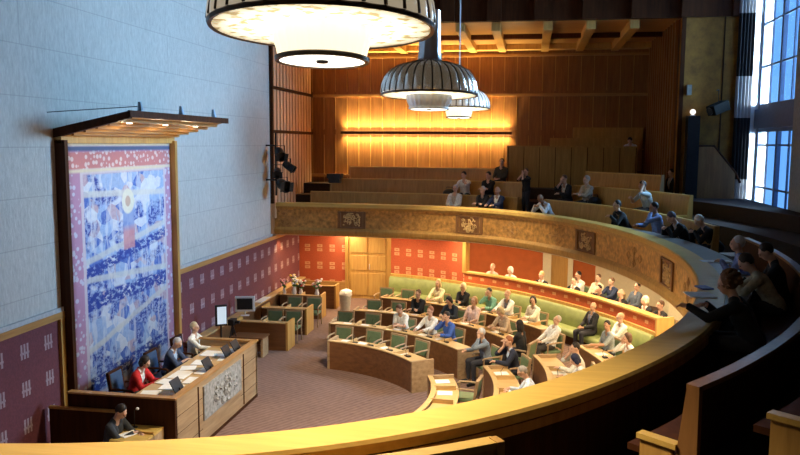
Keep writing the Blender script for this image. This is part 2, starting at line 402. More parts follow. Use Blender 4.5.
# curved cloth wall with long green bench before it
w_pts = [(-4.86, 26.75), (-4.2, 26.55), (-3.1, 26.12), (-1.95, 25.45), (-.6, 24.55), (.5, 23.55), (1.5, 22.4), (2.2, 21.35), (2.78, 20.35), (3.22, 19.45)]
wp = resample([V2(*p) for p in w_pts], .2)
for _ in range(8): wp = [wp[0]]+[(wp[i-1]+wp[i]*2+wp[i+1])/4 for i in range(1, len(wp)-1)]+[wp[-1]]
WP = with_normals(wp, V2(-6, 15)); kf = min(range(len(WP)), key=lambda i: abs(proj((WP[i][0].x, WP[i][0].y, 1.4))[0]-463))
S('wall_back.001', MB().sweep(WP[:kf+1], [(0, .95), (0, 2.66), (.16, 2.66), (.16, .95)]), REDF)
T = face_T(WP[kf][0], WP[kf][1], 0)
S('trim_5', MB().box(-.07, .07, -.2, .03, 1.36, 2.66, T), OAK)
S('wall_back.002', MB().sweep(WP[kf:], [(0, 1.0), (0, 1.36), (.16, 1.36), (.16, 0.0), (.1, 0)]), REDP)
S('trim_6', MB().sweep(WP[kf:], [(-.05, 1.36), (-.05, 1.41), (.22, 1.41), (.22, 1.36)]), LITOAK)
S('trim_7', MB().sweep(WP, [(-.03, .95), (-.03, 1.04), (.02, 1.06), (.02, .95)]), LITOAK)
pe, ne = WP[-1]; Te = face_T(pe, ne, 0)
S('trim_8', MB().box(-.02, .05, -.45, .08, 0, 1.43, Te) if False else MB().box(-.04, .04, -.42, .07, 0, 1.43, Te), LITOAK)
bench = thing('wall_bench', 'long curved bench in light green leather below the red cloth wall', 'bench', (WP[0][0].x, WP[0][0].y, 0))
def rel(o, root): o.location = -Vector(root.location); return o
rel(MB().sweep(WP, [(-.52, .0), (-.52, .26), (0, .26), (0, 0)]).build('plinth', DARKW, bench), bench)
rel(MB().sweep(WP, [(-.6, .27), (-.62, .34), (-.59, .42), (-.52, .45), (-.1, .43), (-.1, .27)]).build('seat', GREEN, bench, True, sharp=.9), bench)
for k in range(0, len(WP)-2, 7):
    seg = WP[k:min(k+8, len(WP))]
    if len(seg) < 3: break
    rel(MB().sweep(seg, [(-.17, .43), (-.18, .6), (-.12, .9), (-.07, .95), (-.005, .95), (-.005, .43)]).build('back_cushion', GREEN, bench, True, sharp=.9), bench)
# room behind the low wall
S('floor.001', MB().prism([(WP[i][0].x+.17*WP[i][1].x, WP[i][0].y+.17*WP[i][1].y) for i in range(len(WP)-1, kf-1, -1)]+[(-2.2, 28.5), (5.9, 28.5), (5.9, 19.4)], 0, .30), CARPET)
S('wall_back.003', MB().box(-2.2, .52, 28.2, 28.35, 0, 2.66).box(1.6, 2.4, 28.2, 28.35, 0, 2.66).box(-2.35, -2.2, 26.0, 28.35, 0, 2.66), plain('orange_wall', (.5, .13, .035), .8, noise=.08, nscale=4))
S('trim_9', MB().box(.52, .82, 28.05, 28.35, .3, 2.66), CREAM)
S('door_2', MB().box(.82, 1.42, 28.15, 28.3, .3, 2.66), LITOAK)
S('trim_10', MB().box(1.42, 1.6, 28.05, 28.35, .3, 2.66), CREAM)
S('wall_right_base', MB().prism([(2.4, 28.2), (2.45, 28.35), (6.1, 24.6), (6.0, 24.4)], 0, 2.66).box(5.98, 6.1, -1, 24.6, 0, 2.66), CREAM)
# gallery tiers
tiers = [(.335, 1.30, 3.00), (1.30, 2.25, 3.42), (2.25, 3.20, 3.84), (3.2, 4.15, 4.2), (4.15, 5.9, 4.2)]
for o0, o1, z in tiers:
    S('floor', MB().sweep(RIM, [(o0, 2.66), (o0, z), (o1, z), (o1, 2.66)], clampx=5.97), plain('gallery_carpet', (.035, .02, .014), .95))
S('ceiling_gallery', MB().sweep(RIM, [(.1, 2.63), (5.9, 2.63), (5.9, 2.665), (.1, 2.665)], clampx=5.97), CREAM)
# recess walls at the back of the gallery
RB = 28.7
S('wall_back_upper', MB().box(WX-.2, 4.2, RB, RB+.2, 2.66, 9.3), PANELW)
batt = MB(); x = -8.3
for k in range(27):
    batt.box(x-.012, x+.012, RB-.025, RB+.01, 6.2, 7.4); batt.box(x-.012, x+.012, RB-.025, RB+.01, 7.62, 8.85); batt.box(x-.012, x+.012, RB-.025, RB+.01, 4.2, 6.0)
    x += .455
S('trim_11', batt, OAK)
S('trim_12', MB().box(WX, 4.08, RB-.07, RB+.01, 7.42, 7.52).box(WX, 4.08, RB-.1, RB+.01, 8.85, 8.93).box(WX, 4.08, RB-.16, RB+.01, 4.40, 4.5).box(WX, 4.08, RB-.08, RB+.01, 9.1, 9.2), OAKH)
ST = tag(MB().box(-7.14, -.71, RB-.24, RB-.22, 6.03, 6.13).box(-7.14, -.71, RB-.22, RB-.0, 6.075, 6.085).build('light_shelf', DARKW), 'long thin wooden shelf with strip light on the panelled gallery wall', 'light')
TUBE = emit('warm_tube', (1, .74, .36), 40)
MB().box(-7.1, -.75, RB-.15, RB-.12, 6.09, 6.11).build('tube_lamp', TUBE, ST)
MB().box(-7.1, -.75, RB-.15, RB-.12, 6.05, 6.07).build('tube_lamp', TUBE, ST)
S('wall_left_upper', MB().box(WX-.2, WX, 24.0, RB, 2.66, 9.3), SLATW)
sl = MB()
for k in range(13):
    y = 24.35+k*.34; sl.box(WX-.01, WX+.07, y-.11, y+.11, 3.2, 9.25)
S('trim_13', sl, wood('lit_slat_oak', (.78, .50, .31), (.55, .32, .18), 'z'))  # slats lightened: the light on them is put into the colour
S('trim_14', MB().box(WX, WX+.11, 24, RB, 7.42, 7.52).box(WX, WX+.11, 24, RB, 6.0, 6.1).box(WX-.02, WX+.1, 23.98, 24.1, 3.7, 12.1), DARKW)
S('ceiling', MB().box(WX-.2, 4.2, 23.1, RB+.2, 9.24, 9.4), OAKH)
for px in (400, 437, 472, 502, 545, 580, 615):
    a = at(px, 47.5, z=9.1); x0 = a.x if px != 400 else a.x
    S('trim_15', MB().box(x0-.13, x0+.13, 23.2, RB-.1, 9.0, 9.24), LITOAK)
S('trim_16', MB().box(WX, 4.08, 25.7, 25.95, 9.1, 9.24), DARKW)
S('trim_17', MB().box(WX, 4.08, 28.2, RB, 9.05, 9.24), LITOAK)
S('wall_front_upper', MB().box(-8.4, 6.2, 22.95, 23.15, 9.24, 12.2), DARKW)
fr = MB()
for k in range(11): fr.box(-7.9+k*1.35-.2, -7.9+k*1.35+.2, 22.85, 22.96, 9.24, 12.1)
S('trim_18', fr, DARKW)
S('wall_right_recess', MB().box(4.08, 4.2, 23.15, RB, 2.66, 9.3), DARKW)
sl = MB()
for k in range(12):
    y = 23.5+k*.44; sl.box(4.0, 4.1, y-.06, y+.06, 4.0, 9.24)
S('trim_19', sl, PANELW)
S('wall_right_return', MB().box(4.08, 6.05, 23.0, 23.15, 2.66, 9.3), BROWN)
S('trim_20', MB().box(5.22, 5.25, 22.97, 23.0, 3.4, 9.3).box(4.09, 4.2, 22.95, 23.0, 3, 9.3), DARKW)
S('ceiling.001', MB().box(-8.7, 6.3, -2.7, 23.2, 12.1, 12.3), DARKW)
S('wall_near', MB().box(-8.6, 6.2, -2.7, -2.6, 0, 12.2), DARKW)
S('wall_back.004', MB().box(4.1, 6.2, 23.15, 24.6, 0, 2.66), CREAM)
# right wall with tall windows
wins = [(19.3, 22.85)]
Z0, Z1 = 3.4, 11.3
rw = MB().box(6.0, 6.5, -2.7, 23.15, 2.66, Z0).box(6.0, 6.5, -2.7, 23.15, Z1, 12.2)
ys = [-2.7]+[v for w in sorted(wins) for v in w]+[23.15]
for a, b in zip(ys[::2], ys[1::2]): rw.box(6.0, 6.5, a, b, Z0, Z1)
S('wall_right', rw, plain('window_wall_plaster', (.30, .29, .28), .8))
S('trim_21', MB().box(5.97, 6.18, 22.80, 22.86, Z0, Z1), plain('white_reveal', (.8, .8, .8), .6, noise=.02))
def glassmat():
    m, nt, b = newmat('window_glass'); nt.nodes.remove(b)
    o = [n for n in nt.nodes if n.type == 'OUTPUT_MATERIAL'][0]
    t = N(nt, 'ShaderNodeBsdfTransparent'); t.inputs[0].default_value = (.86, .95, 1, 1); g = N(nt, 'ShaderNodeBsdfGlossy'); g.inputs['Roughness'].default_value = .05
    mx = N(nt, 'ShaderNodeMixShader'); mx.inputs[0].default_value = .05
    nt.links.new(t.outputs[0], mx.inputs[1]); nt.links.new(g.outputs[0], mx.inputs[2]); nt.links.new(mx.outputs[0], o.inputs[0]); return m
GLASS = glassmat(); WFR = plain('blue_grey_window_frame', (.10, .14, .24), .5)
for k, (a, b) in enumerate(wins):
    w = MB(); xf = 6.18
    for (z0, z1) in ((Z0, 6.15), (6.67, Z1)):
        w.box(xf, xf+.1, a, b, z0, z0+.14).box(xf, xf+.1, a, b, z1-.1, z1)
        for yy in (a, (a+b)/2, b):
            w.box(xf, xf+.1, max(a, yy-.07), min(b, yy+.07), z0+.14, z1-.1)
        w.box(xf, xf+.1, a, a+.12, z0, z1).box(xf, xf+.1, b-.16, b, z0, z1)
        for q in range(2):
            yy = a+(b-a)*(q+.5)/2; w.box(xf+.02, xf+.06, yy-.03, yy+.03, z0+.14, z1-.1)
        z = z0+1.15
        while z < z1-.4: w.box(xf+.02, xf+.06, a, b, z-.025, z+.025); z += 1.15
    w.box(xf-.1, xf+.12, a, b, 6.15, 6.67)
    f = struct(w.build('window_%d' % (k+1), WFR))
    MB().box(xf+.035, xf+.045, a, b, Z0, Z1).build('window_pane', GLASS, f)
    MB().box(5.95, 6.3, a, b, Z0-.06, Z0).build('window_sill', CREAM, f)
# ---- banded curtain by the window
def curtain(name, x0, x1, y, z0, z1, mat, amp=.05, n=9, parent=None):
    mb = MB(); K = 60; vs = []
    for i in range(K+1):
        t = i/K; vs.append((x0+(x1-x0)*t, y+amp*math.sin(t*n*2*PI)))
    path = [V2(*v) for v in vs]
    mb.sweep([(p, V2(0, 1)) for p in path], [(0, z0), (0, z1), (.02, z1), (.02, z0)])
    return mb.build(name, mat, parent, True, sharp=1.0)
m, nt, b = newmat('banded_curtain'); tc = N(nt, 'ShaderNodeTexCoord'); sp = N(nt, 'ShaderNodeSeparateXYZ'); nt.links.new(tc.outputs['Object'], sp.inputs[0])
r = ramp(nt, [(0, (.012, .012, .015)), (.5, (.42, .40, .40))]); r.color_ramp.interpolation = 'CONSTANT'
fz = math_(nt, 'FRACT', math_(nt, 'DIVIDE', math_(nt, 'SUBTRACT', sp.outputs[2], 3.60), 2.85))
# pale band 1.1 m high, black band 1.7 m high
nt.links.new(math_(nt, 'LESS_THAN', fz, .40), r.inputs[0]); nt.links.new(r.outputs[0], b.inputs['Base Color']); b.inputs['Roughness'].default_value = .8
BAND = m
tag(curtain('curtain', 5.55, 5.98, 22.8, 2.95, 12.05, BAND, n=5), 'tall curtain in black and pale grey bands beside the window', 'curtain')

# ------------------------------------------------------------------ tapestry + frame + canopy
def m_tapestry():
    m, nt, b = newmat('woven_tapestry')
    uv = N(nt, 'ShaderNodeUVMap'); sp = N(nt, 'ShaderNodeSeparateXYZ'); nt.links.new(uv.outputs[0], sp.inputs[0])
    u, v = sp.outputs[0], sp.outputs[1]   # u 0..1 left to right, v 0..1 bottom to top
    def V(scale, feat='F1', rnd=1.0, off=0):
        mp = N(nt, 'ShaderNodeMapping'); mp.inputs['Scale'].default_value = scale; mp.inputs['Location'].default_value = (off, off*.7, 0); nt.links.new(uv.outputs[0], mp.inputs[0])
        t = N(nt, 'ShaderNodeTexVoronoi', feature=feat); t.inputs['Randomness'].default_value = rnd; t.inputs['Scale'].default_value = 1; nt.links.new(mp.outputs[0], t.inputs['Vector']); return t
    def NZ(scale, d=4.0, off=0):
        mp = N(nt, 'ShaderNodeMapping'); mp.inputs['Scale'].default_value = scale; mp.inputs['Location'].default_value = (off, off, 0); nt.links.new(uv.outputs[0], mp.inputs[0])
        t = N(nt, 'ShaderNodeTexNoise', i_Scale=1.0, i_Detail=d, i_Roughness=.7); nt.links.new(mp.outputs[0], t.inputs['Vector']); return t.outputs[0]
    def mixc(fac, A, B):
        mx = N(nt, 'ShaderNodeMix', data_type='RGBA')
        for i, q in ((0, fac), (6, A), (7, B)):
            if isinstance(q, tuple): mx.inputs[i].default_value = (*q, 1)
            elif isinstance(q, (int, float)): mx.inputs[i].default_value = q
            else: nt.links.new(q, mx.inputs[i])
        return mx.outputs[2]
    def step(x, e0, e1):
        mr = N(nt, 'ShaderNodeMapRange'); nt.links.new(x, mr.inputs[0]); mr.inputs[1].default_value = e0; mr.inputs[2].default_value = e1; return mr.outputs[0]
    def inside(x, a, bb, s=.004):
        return math_(nt, 'MULTIPLY', step(x, a-s, a+s), step(x, bb+s, bb-s))
    blue, dblue, pale, white, pink, red, cream = (.08, .17, .55), (.02, .055, .34), (.38, .53, .78), (.76, .80, .86), (.62, .38, .40), (.55, .13, .13), (.75, .66, .50)
    # field: blue ground with pale leaf and figure like blotches
    cell = V((13, 21, 1), 'F1'); cr = ramp(nt, [(0, white), (.3, pale), (.5, (.6, .45, .5)), (.62, pale), (.8, blue), (1, white)]); nt.links.new(N(nt, 'ShaderNodeSeparateColor').inputs[0], cell.outputs['Color']) if False else None
    sc = N(nt, 'ShaderNodeSeparateColor'); nt.links.new(cell.outputs['Color'], sc.inputs[0]); nt.links.new(sc.outputs[0], cr.inputs[0]); cr.color_ramp.interpolation = 'CONSTANT'
    big = NZ((4.2, 7, 1), 2.0, 3.7); fine = NZ((38, 60, 1), 3.0)
    field = mixc(step(fine, .46, .54), dblue, (.30, .40, .70))
    field = mixc(math_(nt, 'MULTIPLY', step(big, .44, .50), .85), field, cr.outputs[0])
    # long upright folds
    fold = NZ((26, 5, 1), 3.0, 9.1); field = mixc(math_(nt, 'MULTIPLY', step(fold, .52, .58), .55), field, white)
    fold2 = NZ((20, 6, 1), 3.0, 2.1); field = mixc(math_(nt, 'MULTIPLY', step(fold2, .60, .64), .75), field, pale)
    # slanting pale ledges
    for (c0, sl_) in ((.60, .12), (.47, -.05), (.28, .18), (.80, -.03)):
        t = math_(nt, 'SUBTRACT', v, math_(nt, 'ADD', math_(nt, 'MULTIPLY', u, sl_), c0-sl_/2))
        field = mixc(math_(nt, 'MULTIPLY', inside(t, -.012, .012), .75), field, (.70, .70, .66))
    # darker blue bands
    for (c0, sl_, w_) in ((.555, .12, .022), (.10, .06, .03), (.40, .0, .03)):
        t = math_(nt, 'SUBTRACT', v, math_(nt, 'ADD', math_(nt, 'MULTIPLY', u, sl_), c0-sl_/2))
        field = mixc(math_(nt, 'MULTIPLY', inside(t, -w_, w_), step(NZ((30, 60, 1), 2.0, 5), .40, .52)), field, dblue)
    # centre ornament: pale disc over a rose panel
    du = math_(nt, 'DIVIDE', math_(nt, 'SUBTRACT', u, .52), .065); dv = math_(nt, 'DIVIDE', math_(nt, 'SUBTRACT', v, .765), .05)
    d = math_(nt, 'SQRT', math_(nt, 'ADD', math_(nt, 'MULTIPLY', du, du), math_(nt, 'MULTIPLY', dv, dv)))
    body = math_(nt, 'MULTIPLY', inside(u, .46, .58), inside(v, .57, .735))
    field = mixc(math_(nt, 'MULTIPLY', body, .85), field, mixc(step(v, .64, .67), (.62, .27, .30), (.25, .36, .66)))
    field = mixc(step(d, 1.1, .95), field, (.80, .78, .66)); field = mixc(step(d, .5, .4), field, (.6, .45, .35))
    # border
    zig = V((30, 44, 1), 'F1', .8, 2); zz = step(zig.outputs['Distance'], .34, .42)
    bord = mixc(zz, (.62, .60, .72), (.50, .27, .42))
    inner = math_(nt, 'MULTIPLY', inside(u, .125, .915), inside(v, .045, .885))
    col = mixc(inner, bord, field)
    edge = math_(nt, 'MULTIPLY', inside(u, .10, .935), inside(v, .03, .91)); edge = math_(nt, 'SUBTRACT', edge, inner)
    col = mixc(math_(nt, 'MAXIMUM', edge, 0), col, (.66, .60, .66))
    tri = V((34, 46, 1), 'F1', .7, 7)
    top = mixc(step(tri.outputs['Distance'], .36, .44), (.78, .62, .60), (.62, .24, .24))
    col = mixc(inside(v, .905, .968), col, top)
    col = mixc(inside(v, .972, .99), col, (.10, .14, .27))
    col = mixc(inside(v, .99, 1.2), col, cream); col = mixc(inside(v, .893, .905), col, cream)
    w = N(nt, 'ShaderNodeTexNoise', i_Scale=60.0, i_Detail=3.0); nt.links.new(uv.outputs[0], w.inputs['Vector'])
    col = mixc(math_(nt, 'MULTIPLY', step(w.outputs[0], .3, .7), .12), col, (.2, .2, .3))
    nt.links.new(col, b.inputs['Base Color']); b.inputs['Roughness'].default_value = .9
    return m
TY0, TY1, TZ0, TZ1 = 12.72, 16.78, .55, 5.66
tp = MB(); K = 24; vs = []; fs = []; uvs = []
for i in range(K+1):
    for j in range(2):
        y = TY0+(TY1-TY0)*i/K; vs.append((WX+.06+.012*math.sin(i*1.3), y, (TZ0, TZ1)[j]))
for i in range(K): fs.append((2*i, 2*i+2, 2*i+3, 2*i+1)); uvs.append([(i/K, 0), ((i+1)/K, 0), ((i+1)/K, 1), (i/K, 1)])
tp.add(vs, fs, uvs); tapo = tag(tp.build('tapestry', m_tapestry(), smooth=True), 'large blue and rose woven tapestry hanging on the grey wall behind the podium', 'tapestry')
so = tapo.modifiers.new('thick', 'SOLIDIFY'); so.thickness = .02
sh = thing('tapestry_shelter', 'oak frame with projecting slanted wooden canopy over the tapestry', 'canopy', (WX, 14.75, 0))
def ps(mb, n, mat, par=None, **k):
    o = mb.build(n, mat, sh if par is None else par, **k); 
    if par is None: o.location = -Vector(sh.location)
    return o
ps(MB().box(WX-.01, WX+.20, 12.50, 12.60, 0, 5.72), 'side_board', DARKW)
ps(MB().box(WX-.01, WX+.12, 12.60, 12.70, 0, 5.72), 'side_board', OAK)
ps(MB().box(WX-.01, WX+.20, 16.80, 16.92, 0, 5.72), 'side_board', OAK)
ps(MB().box(WX-.01, WX+.14, 12.5, 16.92, 5.66, 5.84), 'head_board', LITOAK)
cx0, cx1, cz0, cz1 = WX+.02, -6.90, 5.78, 6.15
prof = [(cx0, cz0), (cx1, cz1), (cx1, cz1+.05), (cx0, cz0+.09)]
def xz(mb, prof, y0, y1):
    n = len(prof); vs = [(x, y0, z) for x, z in prof]+[(x, y1, z) for x, z in prof]
    mb.add(vs, [list(range(n)), list(range(n, 2*n))[::-1]]+[(i, (i+1) % n, n+(i+1) % n, n+i) for i in range(n)]); return mb
ps(xz(MB(), prof, 12.55, 16.8), 'canopy_board', LITOAK)
ps(xz(MB(), [(cx0, cz0-.02), (cx1, cz1-.05), (cx1, cz1+.08), (cx0, cz0+.14)], 12.45, 12.56), 'side_fascia', DARKW)
ps(MB().box(cx1-.02, cx1+.03, 12.45, 16.85, cz1-.03, cz1+.09), 'front_fascia', DARKW)
for k in range(5):
    t = .18+.16*k; x = cx0+(cx1-cx0)*t; z = cz0+(cz1-cz0)*t
    ps(xz(MB(), [(x, z-.05), (x+.05, z-.04), (x+.05, z+.02), (x, z+.02)], 12.6, 16.78), 'cross_batten', OAKY)
for y in (12.95, 14.6, 16.2):
    ps(MB().tube([(cx1-.04, y, cz1+.05), (cx1-.06, y, cz1+.26)], [.07, .03]), 'roof_bracket', plain('blue_grey_metal', (.35, .48, .62), .5, metal=.1))
ps(MB().tube([(cx1-.05, 12.95, cz1+.18), (cx0, 12.3, cz1+.05)], .008), 'stay_wire', BLACKM)
for y in (13.0, 14.4, 15.8):
    l = ps(MB().lathe([(0.001, .0), (.05, .0), (.05, .06), (.001, .06)], 12, (-7.2, y, 6.02)), 'spot_lamp', emit('canopy_lamp', (1, .9, .7), 6))

# ------------------------------------------------------------------ chandeliers
def m_shade():
    m, nt, b = newmat('lit_patterned_glass')
    tc = N(nt, 'ShaderNodeTexCoord'); n = N(nt, 'ShaderNodeTexNoise', i_Scale=9.0, i_Detail=5.0); nt.links.new(tc.outputs['Object'], n.inputs['Vector'])
    sp = N(nt, 'ShaderNodeSeparateXYZ'); nt.links.new(tc.outputs['Object'], sp.inputs[0])
    rr = math_(nt, 'SQRT', math_(nt, 'ADD', math_(nt, 'MULTIPLY', sp.outputs[0], sp.outputs[0]), math_(nt, 'MULTIPLY', sp.outputs[1], sp.outputs[1])))
    g = N(nt, 'ShaderNodeMapRange'); nt.links.new(rr, g.inputs[0]); g.inputs[1].default_value = .4; g.inputs[2].default_value = .84; g.inputs[3].default_value = 3.6; g.inputs[4].default_value = .62
    pat = ramp(nt, [(.40, (.42, .33, .16)), (.50, (.95, .88, .62))]); nt.links.new(n.outputs[0], pat.inputs[0])
    nt.links.new(pat.outputs[0], b.inputs['Emission Color']); nt.links.new(pat.outputs[0], b.inputs['Base Color']); nt.links.new(g.outputs[0], b.inputs['Emission Strength'])
    return m
PATG = m_shade(); DRUMG = emit('lit_drum_glass', (1, .88, .62), 1.15); DISC = emit('lit_disc_glass', (1, .93, .76), 3.0); RINGG = emit('lit_ring_glass', (1, .9, .65), 1.6)
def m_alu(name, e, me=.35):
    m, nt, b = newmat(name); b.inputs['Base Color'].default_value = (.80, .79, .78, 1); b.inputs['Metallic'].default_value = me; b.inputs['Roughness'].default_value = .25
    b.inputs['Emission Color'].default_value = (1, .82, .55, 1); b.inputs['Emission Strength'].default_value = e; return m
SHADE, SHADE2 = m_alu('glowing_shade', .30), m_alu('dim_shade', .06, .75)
def chandelier(loc, label, lit, neck, tilt=.035):
    t = thing('pendant_lamp', label, 'lamp', loc, 0, 'pendant lamps over the council chamber')
    nf = 32
    fl = lambda a, j: 1+.035*abs(math.sin(a*nf/2))*min(j, 3)/3
    prof = [(r*.95, z) for r, z in ((.90, .0), (.915, .03), (.905, .10), (.88, .20), (.83, .32), (.74, .43), (.60, .51), (.42, .56), (.26, .60))]
    inner = [(r-.03, z+.0) for r, z in prof][::-1]
    MB().lathe(prof, 216, flute=fl).build('shade', SHADE if lit else SHADE2, t, True)
    MB().lathe([(r-.035, z+.01) for r, z in prof], 48).build('shade_lining', DSTEEL, t, True)
    rb = MB()
    for k in range(nf):
        a = 2*PI*k/nf; rb.tube([((r+.002)*math.cos(a), (r+.002)*math.sin(a), z) for r, z in prof[1:]], .016, 5)
    rb.build('ribs', DSTEEL, t)
    MB().lathe([(.84, -.005), (.872, -.012), (.882, .015), (.87, .03), (.84, .02)], 72).build('rim_ring', DSTEEL, t, True)
    MB().lathe([(.30, .0), (.85, .0), (.85, .012), (.30, .012)], 72).build('diffuser', PATG, t)
    df = lambda a, j: 1+.02*math.cos(a*24)
    if lit:
        MB().lathe([(.375, .02), (.37, -.10), (.35, -.16), (.335, -.24)], 96, flute=df).build('drum', DRUMG, t, True)
        MB().lathe([(.001, -.245), (.34, -.245), (.34, -.235), (.001, -.235)], 48).build('drum_disc', DISC, t)
    else:
        MB().lathe([(.42, .02), (.40, -.10), (.37, -.16), (.345, -.24)], 96, flute=df).build('drum', STEEL, t, True)
        MB().lathe([(.001, -.245), (.34, -.245), (.34, -.235), (.001, -.235)], 48).build('drum_disc', DISC, t)
    MB().lathe([(.33, -.255), (.365, -.255), (.37, -.225), (.345, -.215)], 48).build('drum_ring', DSTEEL if lit else STEEL, t, True)
    MB().lathe([(.001, -.262), (.045, -.262), (.05, -.245)], 16).build('drum_knob', BLACKM, t, True)
    if neck:
        MB().lathe([(.30, .57), (.24, .60), (.21, .66), (.195, .80), (.19, 1.35), (.185, 1.5), (.15, 1.5)], 64, flute=lambda a, j: 1+.02*math.cos(a*10)).build('neck', STEEL, t, True)
        MB().tube([(0, 0, 1.45), (0, 0, 12.1-loc[2])], .018).build('cable', BLACKM, t)
    else:
        MB().lathe([(.26, .59), (.14, .64), (.13, .72), (.05, .76), (.02, .78)], 24).build('cap', DSTEEL, t, True)
        MB().tube([(0, 0, .75), (0, 0, 12.1-loc[2])], .02).build('cable', STEEL, t)
    t.rotation_euler = (-tilt, 0, 0)
    for ch in t.children:
        if ch.name.startswith('cable'): ch.rotation_euler = (tilt, 0, 0)
    return t
def chand_pos(px, py, y): a = at(px, py, y=y); return (a.x, a.y, a.z)
C1 = chand_pos(322.5, 29, 5.9); C2 = chand_pos(429, 95.5, 13.9); C3 = chand_pos(459, 109, 22.0)
chandelier(C1, 'largest and nearest ribbed metal pendant lamp with glowing underside', True, True, .055)
chandelier(C2, 'middle ribbed metal pendant lamp with thick metal neck and unlit drum', False, True)
chandelier(C3, 'smallest and farthest ribbed pendant lamp on a thin cable', True, False)

# ------------------------------------------------------------------ podium (dais) and what is on it
plat = S('floor.002', MB().box(WX+.01, -7.3, 12.1, 16.35, 0, .33).box(-7.3, -6.03, 12.1, 15.94, 0, .33), CARPET)
dz = 1.27
dais = thing('podium_desk', 'long pale oak podium desk with carved grey relief before the tapestry', 'desk', (-6, 14, 0))
def dp(mb, n, mat, **k): o = mb.build(n, mat, dais, **k); o.location = -Vector(dais.location); return o
dp(MB().box(-6.02, -5.96, 12.03, 16.0, 0, dz), 'front_panel', PALEOAKY)
dp(MB().box(-5.965, -5.945, 12.9, 12.93, .1, 1.2).box(-5.965, -5.945, 15.16, 15.19, .1, 1.2).box(-5.965, -5.95, 12.03, 16.0, 0, .07), 'joint_strip', DARKW)
dp(MB().box(-7.27, -5.96, 15.94, 16.02, 0, dz), 'end_panel', PALEOAK)
dp(MB().box(-7.95, -5.96, 11.98, 12.06, .0, dz), 'end_panel', DARKW)
dp(MB().box(-7.98, -5.93, 11.95, 12.09, dz, dz+.03).box(-6.06, -5.93, 12.09, 15.91, dz, dz+.03).box(-7.30, -5.93, 15.91, 16.04, dz, dz+.03), 'top_edge', OAKY)
dp(MB().box(-7.0, -6.02, 12.06, 15.94, 1.09, 1.13), 'worktop', DESKTOP)
dp(MB().box(-7.0, -6.96, 12.06, 15.94, .4, 1.09), 'modesty_panel', DARKW)
T = Matrix(((0, 1, 0, -5.95), (1, 0, 0, 14.06), (0, 0, 1, .81), (0, 0, 0, 1)))
rl = dp(MB().box(-5.96, -5.935, 13.12, 15.0, .48, 1.14), 'relief_panel', STONEREL)
q = MB().box(-5.945, -5.93, 13.14, 14.98, .50, 1.12)
for sd_, r_ in ((3, .04), (11, .05), (5, .022), (8, .018)): vine(q, 1.7, .56, T, sd_, r_)
dp(q, 'relief_figures', STONEREL, smooth=True, sharp=.6)
for z_ in (.33, .62, .93):
    for g_ in ((-5.963, -5.956, 12.04, 13.1), (-5.963, -5.956, 15.02, 15.98), (-7.26, -5.97, 16.02, 16.024)):
        dp(MB().box(*g_, z_, z_+.008), 'board_groove', DARKW)
# clerk's low desk in front of podium end
ck = thing('clerk_desk', 'small low oak clerk desk at the near end of the podium', 'desk', (-6.3, 11.6, 0))
def cp(mb, n, mat): o = mb.build(n, mat, ck); o.location = -Vector(ck.location); return o
cp(MB().box(-6.75, -6.15, 11.2, 11.93, .76, .80), 'worktop', RAILW)
cp(MB().box(-6.19, -6.15, 11.2, 11.93, 0, .76), 'side_panel', PALEOAK); cp(MB().box(-6.75, -6.19, 11.89, 11.93, 0, .76), 'back_panel', DARKW)
cp(MB().box(-6.42, -6.15, 11.55, 11.58, 0, .84), 'divider', OAK)
cb = thing('low_partition', 'dark low wooden partition with brown top beside the clerk desk', 'partition', (-7.2, 11.6, 0))
for nme, mb, mt in (('panel', MB().box(-8.3, -6.85, 11.90, 11.94, 0, 1.0), DARKW), ('top_edge', MB().box(-8.3, -6.85, 11.88, 11.95, 1.0, 1.04), OAK)):
    o = mb.build(nme, mt, cb); o.location = -Vector(cb.location)

def papers(x, y, z, w, d, rz, label, mat=PAPER, h=.012, name='paper_sheet', cat='paper'):
    o = MB().cbox((0, 0, h/2), (w, d, h)).build(name, mat); o.location = (x, y, z+.001); o.rotation_euler = (0, 0, rz); return tag(o, label, cat)
pz = 1.131
for (x, y, w, d, r, l) in ((-6.75, 12.62, .34, .26, .2, 'loose white papers nearest the red jacket sleeve on the podium'), (-6.52, 13.0, .42, .3, .1, 'open spread of white papers between red jacket and small dark screen'),
        (-6.7, 13.75, .34, .5, .0, 'long white papers before the man in navy suit'), (-6.35, 14.05, .25, .42, -.1, 'stack of white papers near the relief edge of the podium'),
        (-6.66, 14.62, .34, .36, .1, 'white papers between the navy suit and white jacket people'), (-6.75, 15.3, .36, .42, 0, 'white document pile before the woman in white jacket'), (-6.35, 15.62, .26, .3, .3, 'white papers at the far corner of the podium desk'),
        (-6.72, 13.28, .4, .3, -.15, 'white sheets by the left hand of the red jacket woman'), (-6.3, 13.45, .3, .4, .05, 'white sheets in the middle between two small dark screens'), (-6.75, 14.2, .3, .3, .3, 'white page turned aside before the navy suit'), (-6.42, 15.28, .3, .3, -.2, 'white form beside the water glass on podium'),
        (-6.3, 14.95, .22, .3, .1, 'single white sheet behind the pair of dark podium screens')):
    papers(x, y, pz, w, d, r, l)
def monitor_small(x, y, label):
    t = thing('desk_screen', label, 'screen', (x, y, pz), 0)
    T = Matrix.Rotation(-.5, 4, 'Y')
    MB().box(-.01, .01, -.17, .17, .05, .29, T).build('display', BLACK, t, bevel=.004)
    MB().box(-.08, .06, -.07, .07, 0, .012).tube([(0, 0, .01), (-.02, 0, .1)], .012).build('stand', BLACK, t)
for (x, y, l) in ((-6.22, 12.75, 'dark tilted screen nearest the camera on the podium desk'), (-6.22, 14.12, 'dark tilted screen at middle of the podium desk'), (-6.22, 15.1, 'first of the two close dark screens at podium far end'), (-6.2, 15.55, 'last dark screen by the far end panel of podium')):
    monitor_small(x, y, l)
